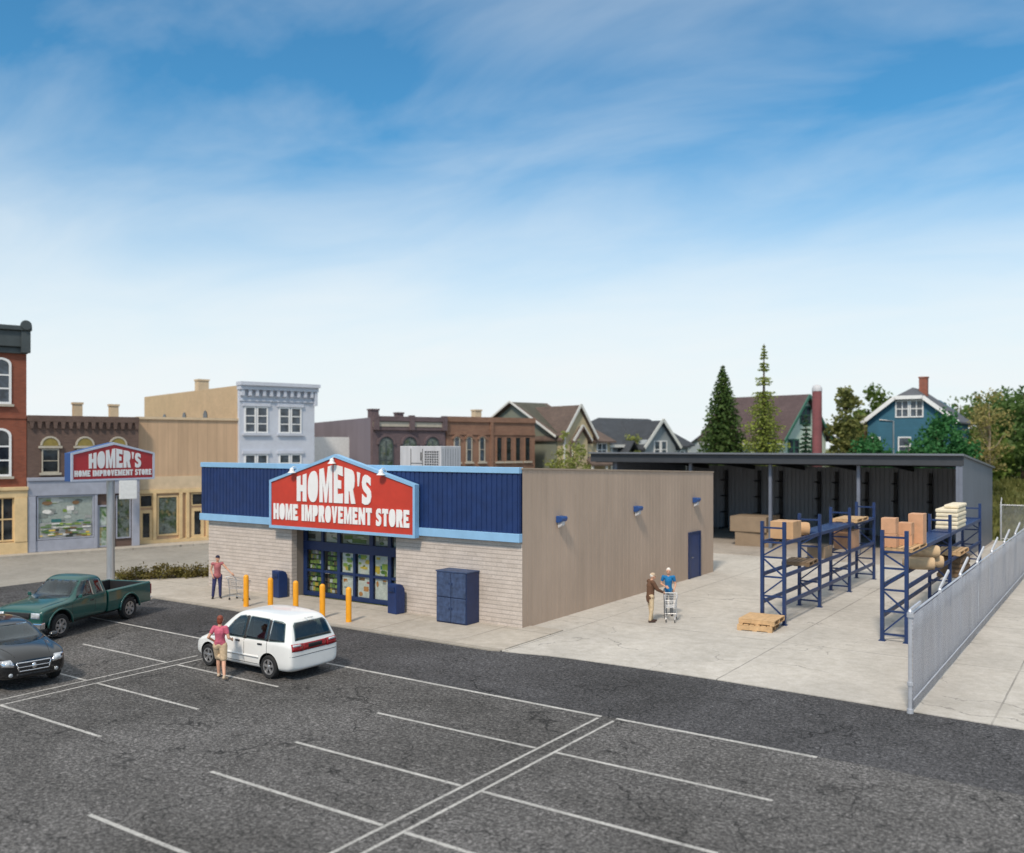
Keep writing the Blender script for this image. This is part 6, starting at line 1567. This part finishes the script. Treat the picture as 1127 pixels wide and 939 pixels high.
broad('young_tree', 'thin olive young tree in front of the tan gabled house', (-20.1, 37.0, 0), 7.4, 1.75, 'leaf_olive', 13, clumps=34, per=42, ls=.26, base=.35)
broad('young_tree', 'small olive bush tree by the front gable of the grey house', (-19.6, 47.6, 0), 7.2, 1.2, 'leaf_olive', 14, clumps=24, per=50, ls=.28, base=.3)
FT = [(2.0, 79, 11.5, 3.6, 'behind the chimney of the blue house'), (5.6, 74, 11.2, 3.4, 'right of the blue house chimney'), (8.6, 70, 12.2, 3.4, 'dark top showing above the golden tree'), (11.5, 74, 10.6, 3.3, 'right of the golden tree'),
      (13.5, 66, 10.0, 3.3, 'dark, at the right edge of the wood'), (16.5, 70, 11.2, 3.8, 'tallest at the right picture edge'), (6.0, 60, 8.4, 2.8, 'low, between the blue house and golden tree'), (11.0, 62, 8.6, 2.8, 'low, directly right of the golden tree trunk'), (14.8, 61, 8.0, 2.8, 'low, by the grass bank'), (20, 66, 10.5, 3.5, 'beyond the right picture edge'), (8.5, 84, 12.2, 4.0, 'far back behind the golden tree'), (-2.5, 56, 8.8, 2.2, 'dark, between mauve stack and bronze tree')]
def bankz(x, y):
    fx = min(1, max(0, (x-5)/3.0)); fy = min(1, max(0, (y-43.5)/13.0)); return 3.1*fx*fx*(3-2*fx)*fy*(2-fy)
mb = MB(); nx_, ny_ = 26, 22; vs = []
for j in range(ny_+1):
    for i in range(nx_+1):
        x = 4.8+i*2.2; y = 43.2+j*3.0; vs.append((x, y, bankz(x, y)-.02+(.12*math.sin(x*1.3+y)*math.sin(y*.9) if 0 < j and bankz(x, y) > .1 else -.02)))
mb.add(vs, [(j*(nx_+1)+i, j*(nx_+1)+i+1, (j+1)*(nx_+1)+i+1, (j+1)*(nx_+1)+i) for j in range(ny_) for i in range(nx_)])
o = mb.build('grass_bank', M['grass'], smooth=True); o['kind'] = 'structure'
for i, (x, y, h, r, wh) in enumerate(FT):
    broad('forest_tree', 'dark broadleaf tree, '+wh, (x, y, bankz(x, y)), (h-bankz(x, y)*.9)*(1.0 if i in (0, 1, 11) else .92), r, 'leaf_forest' if i % 3 else 'leaf_green', 30+i, clumps=52, per=62, ls=.46, base=.12, group='trees of the wood on the right', spread=.34)
# rough grass beyond the back fence
rng = random.Random(4); gb = MB()
for _ in range(9000):
    x, y = rng.uniform(6, 30), 42.2+rng.random()*19
    p = Vector((x, y, bankz(x, y)-.04)); hh = rng.uniform(.12, .5)*(1.5 if rng.random() < .12 else 1); an = rng.uniform(0, 6.28); d = Vector((math.cos(an), math.sin(an), 0))*.09
    lean = Vector((rng.gauss(0,.12), rng.gauss(0,.12), hh)); gb.add([p-d, p+d, p+d*.3+lean, p-d*.3+lean], [(0,1,2,3)])
o = gb.build('rough_grass', M['grass']); tag(o, 'rough olive grass growing beyond the chain link fence', 'grass', kind='stuff')
# shrubs along the planting strip
SBX = ['leftmost, at the foot of the sign pole', 'second from the left, just right of the sign pole', 'third from the left, low and brown', 'fourth from the left, mid row', 'third from the right', 'second from the right, taller green', 'rightmost, against the store corner']
M['mulch'] = plain('mulch', (.075,.05,.03), .95, 0, .3, 10, bmp=.5)
struct('planting_strip', MB().prism([(-21.9,-1.4),(-20.9,-1.1),(-18.5,2.2),(-17.0,5.2),(-18.2,6.0),(-20.2,2.6)], -.02, .05, 'z'), M['mulch'])
for i in range(7):
    f = i/6; x, y = -21.15+f*3.1, -.95+f*4.1
    broad('shrub', 'low brown-green planting strip shrub, '+SBX[i], (x, y, .04), .50+.12*((i*37) % 5)/4, .62, 'shrub' if i != 5 else 'leaf_forest', 60+i, clumps=18, per=50, ls=.10, base=.02, group='shrubs in the planting strip', cat='shrub', spread=.4, trunk_r=.02)
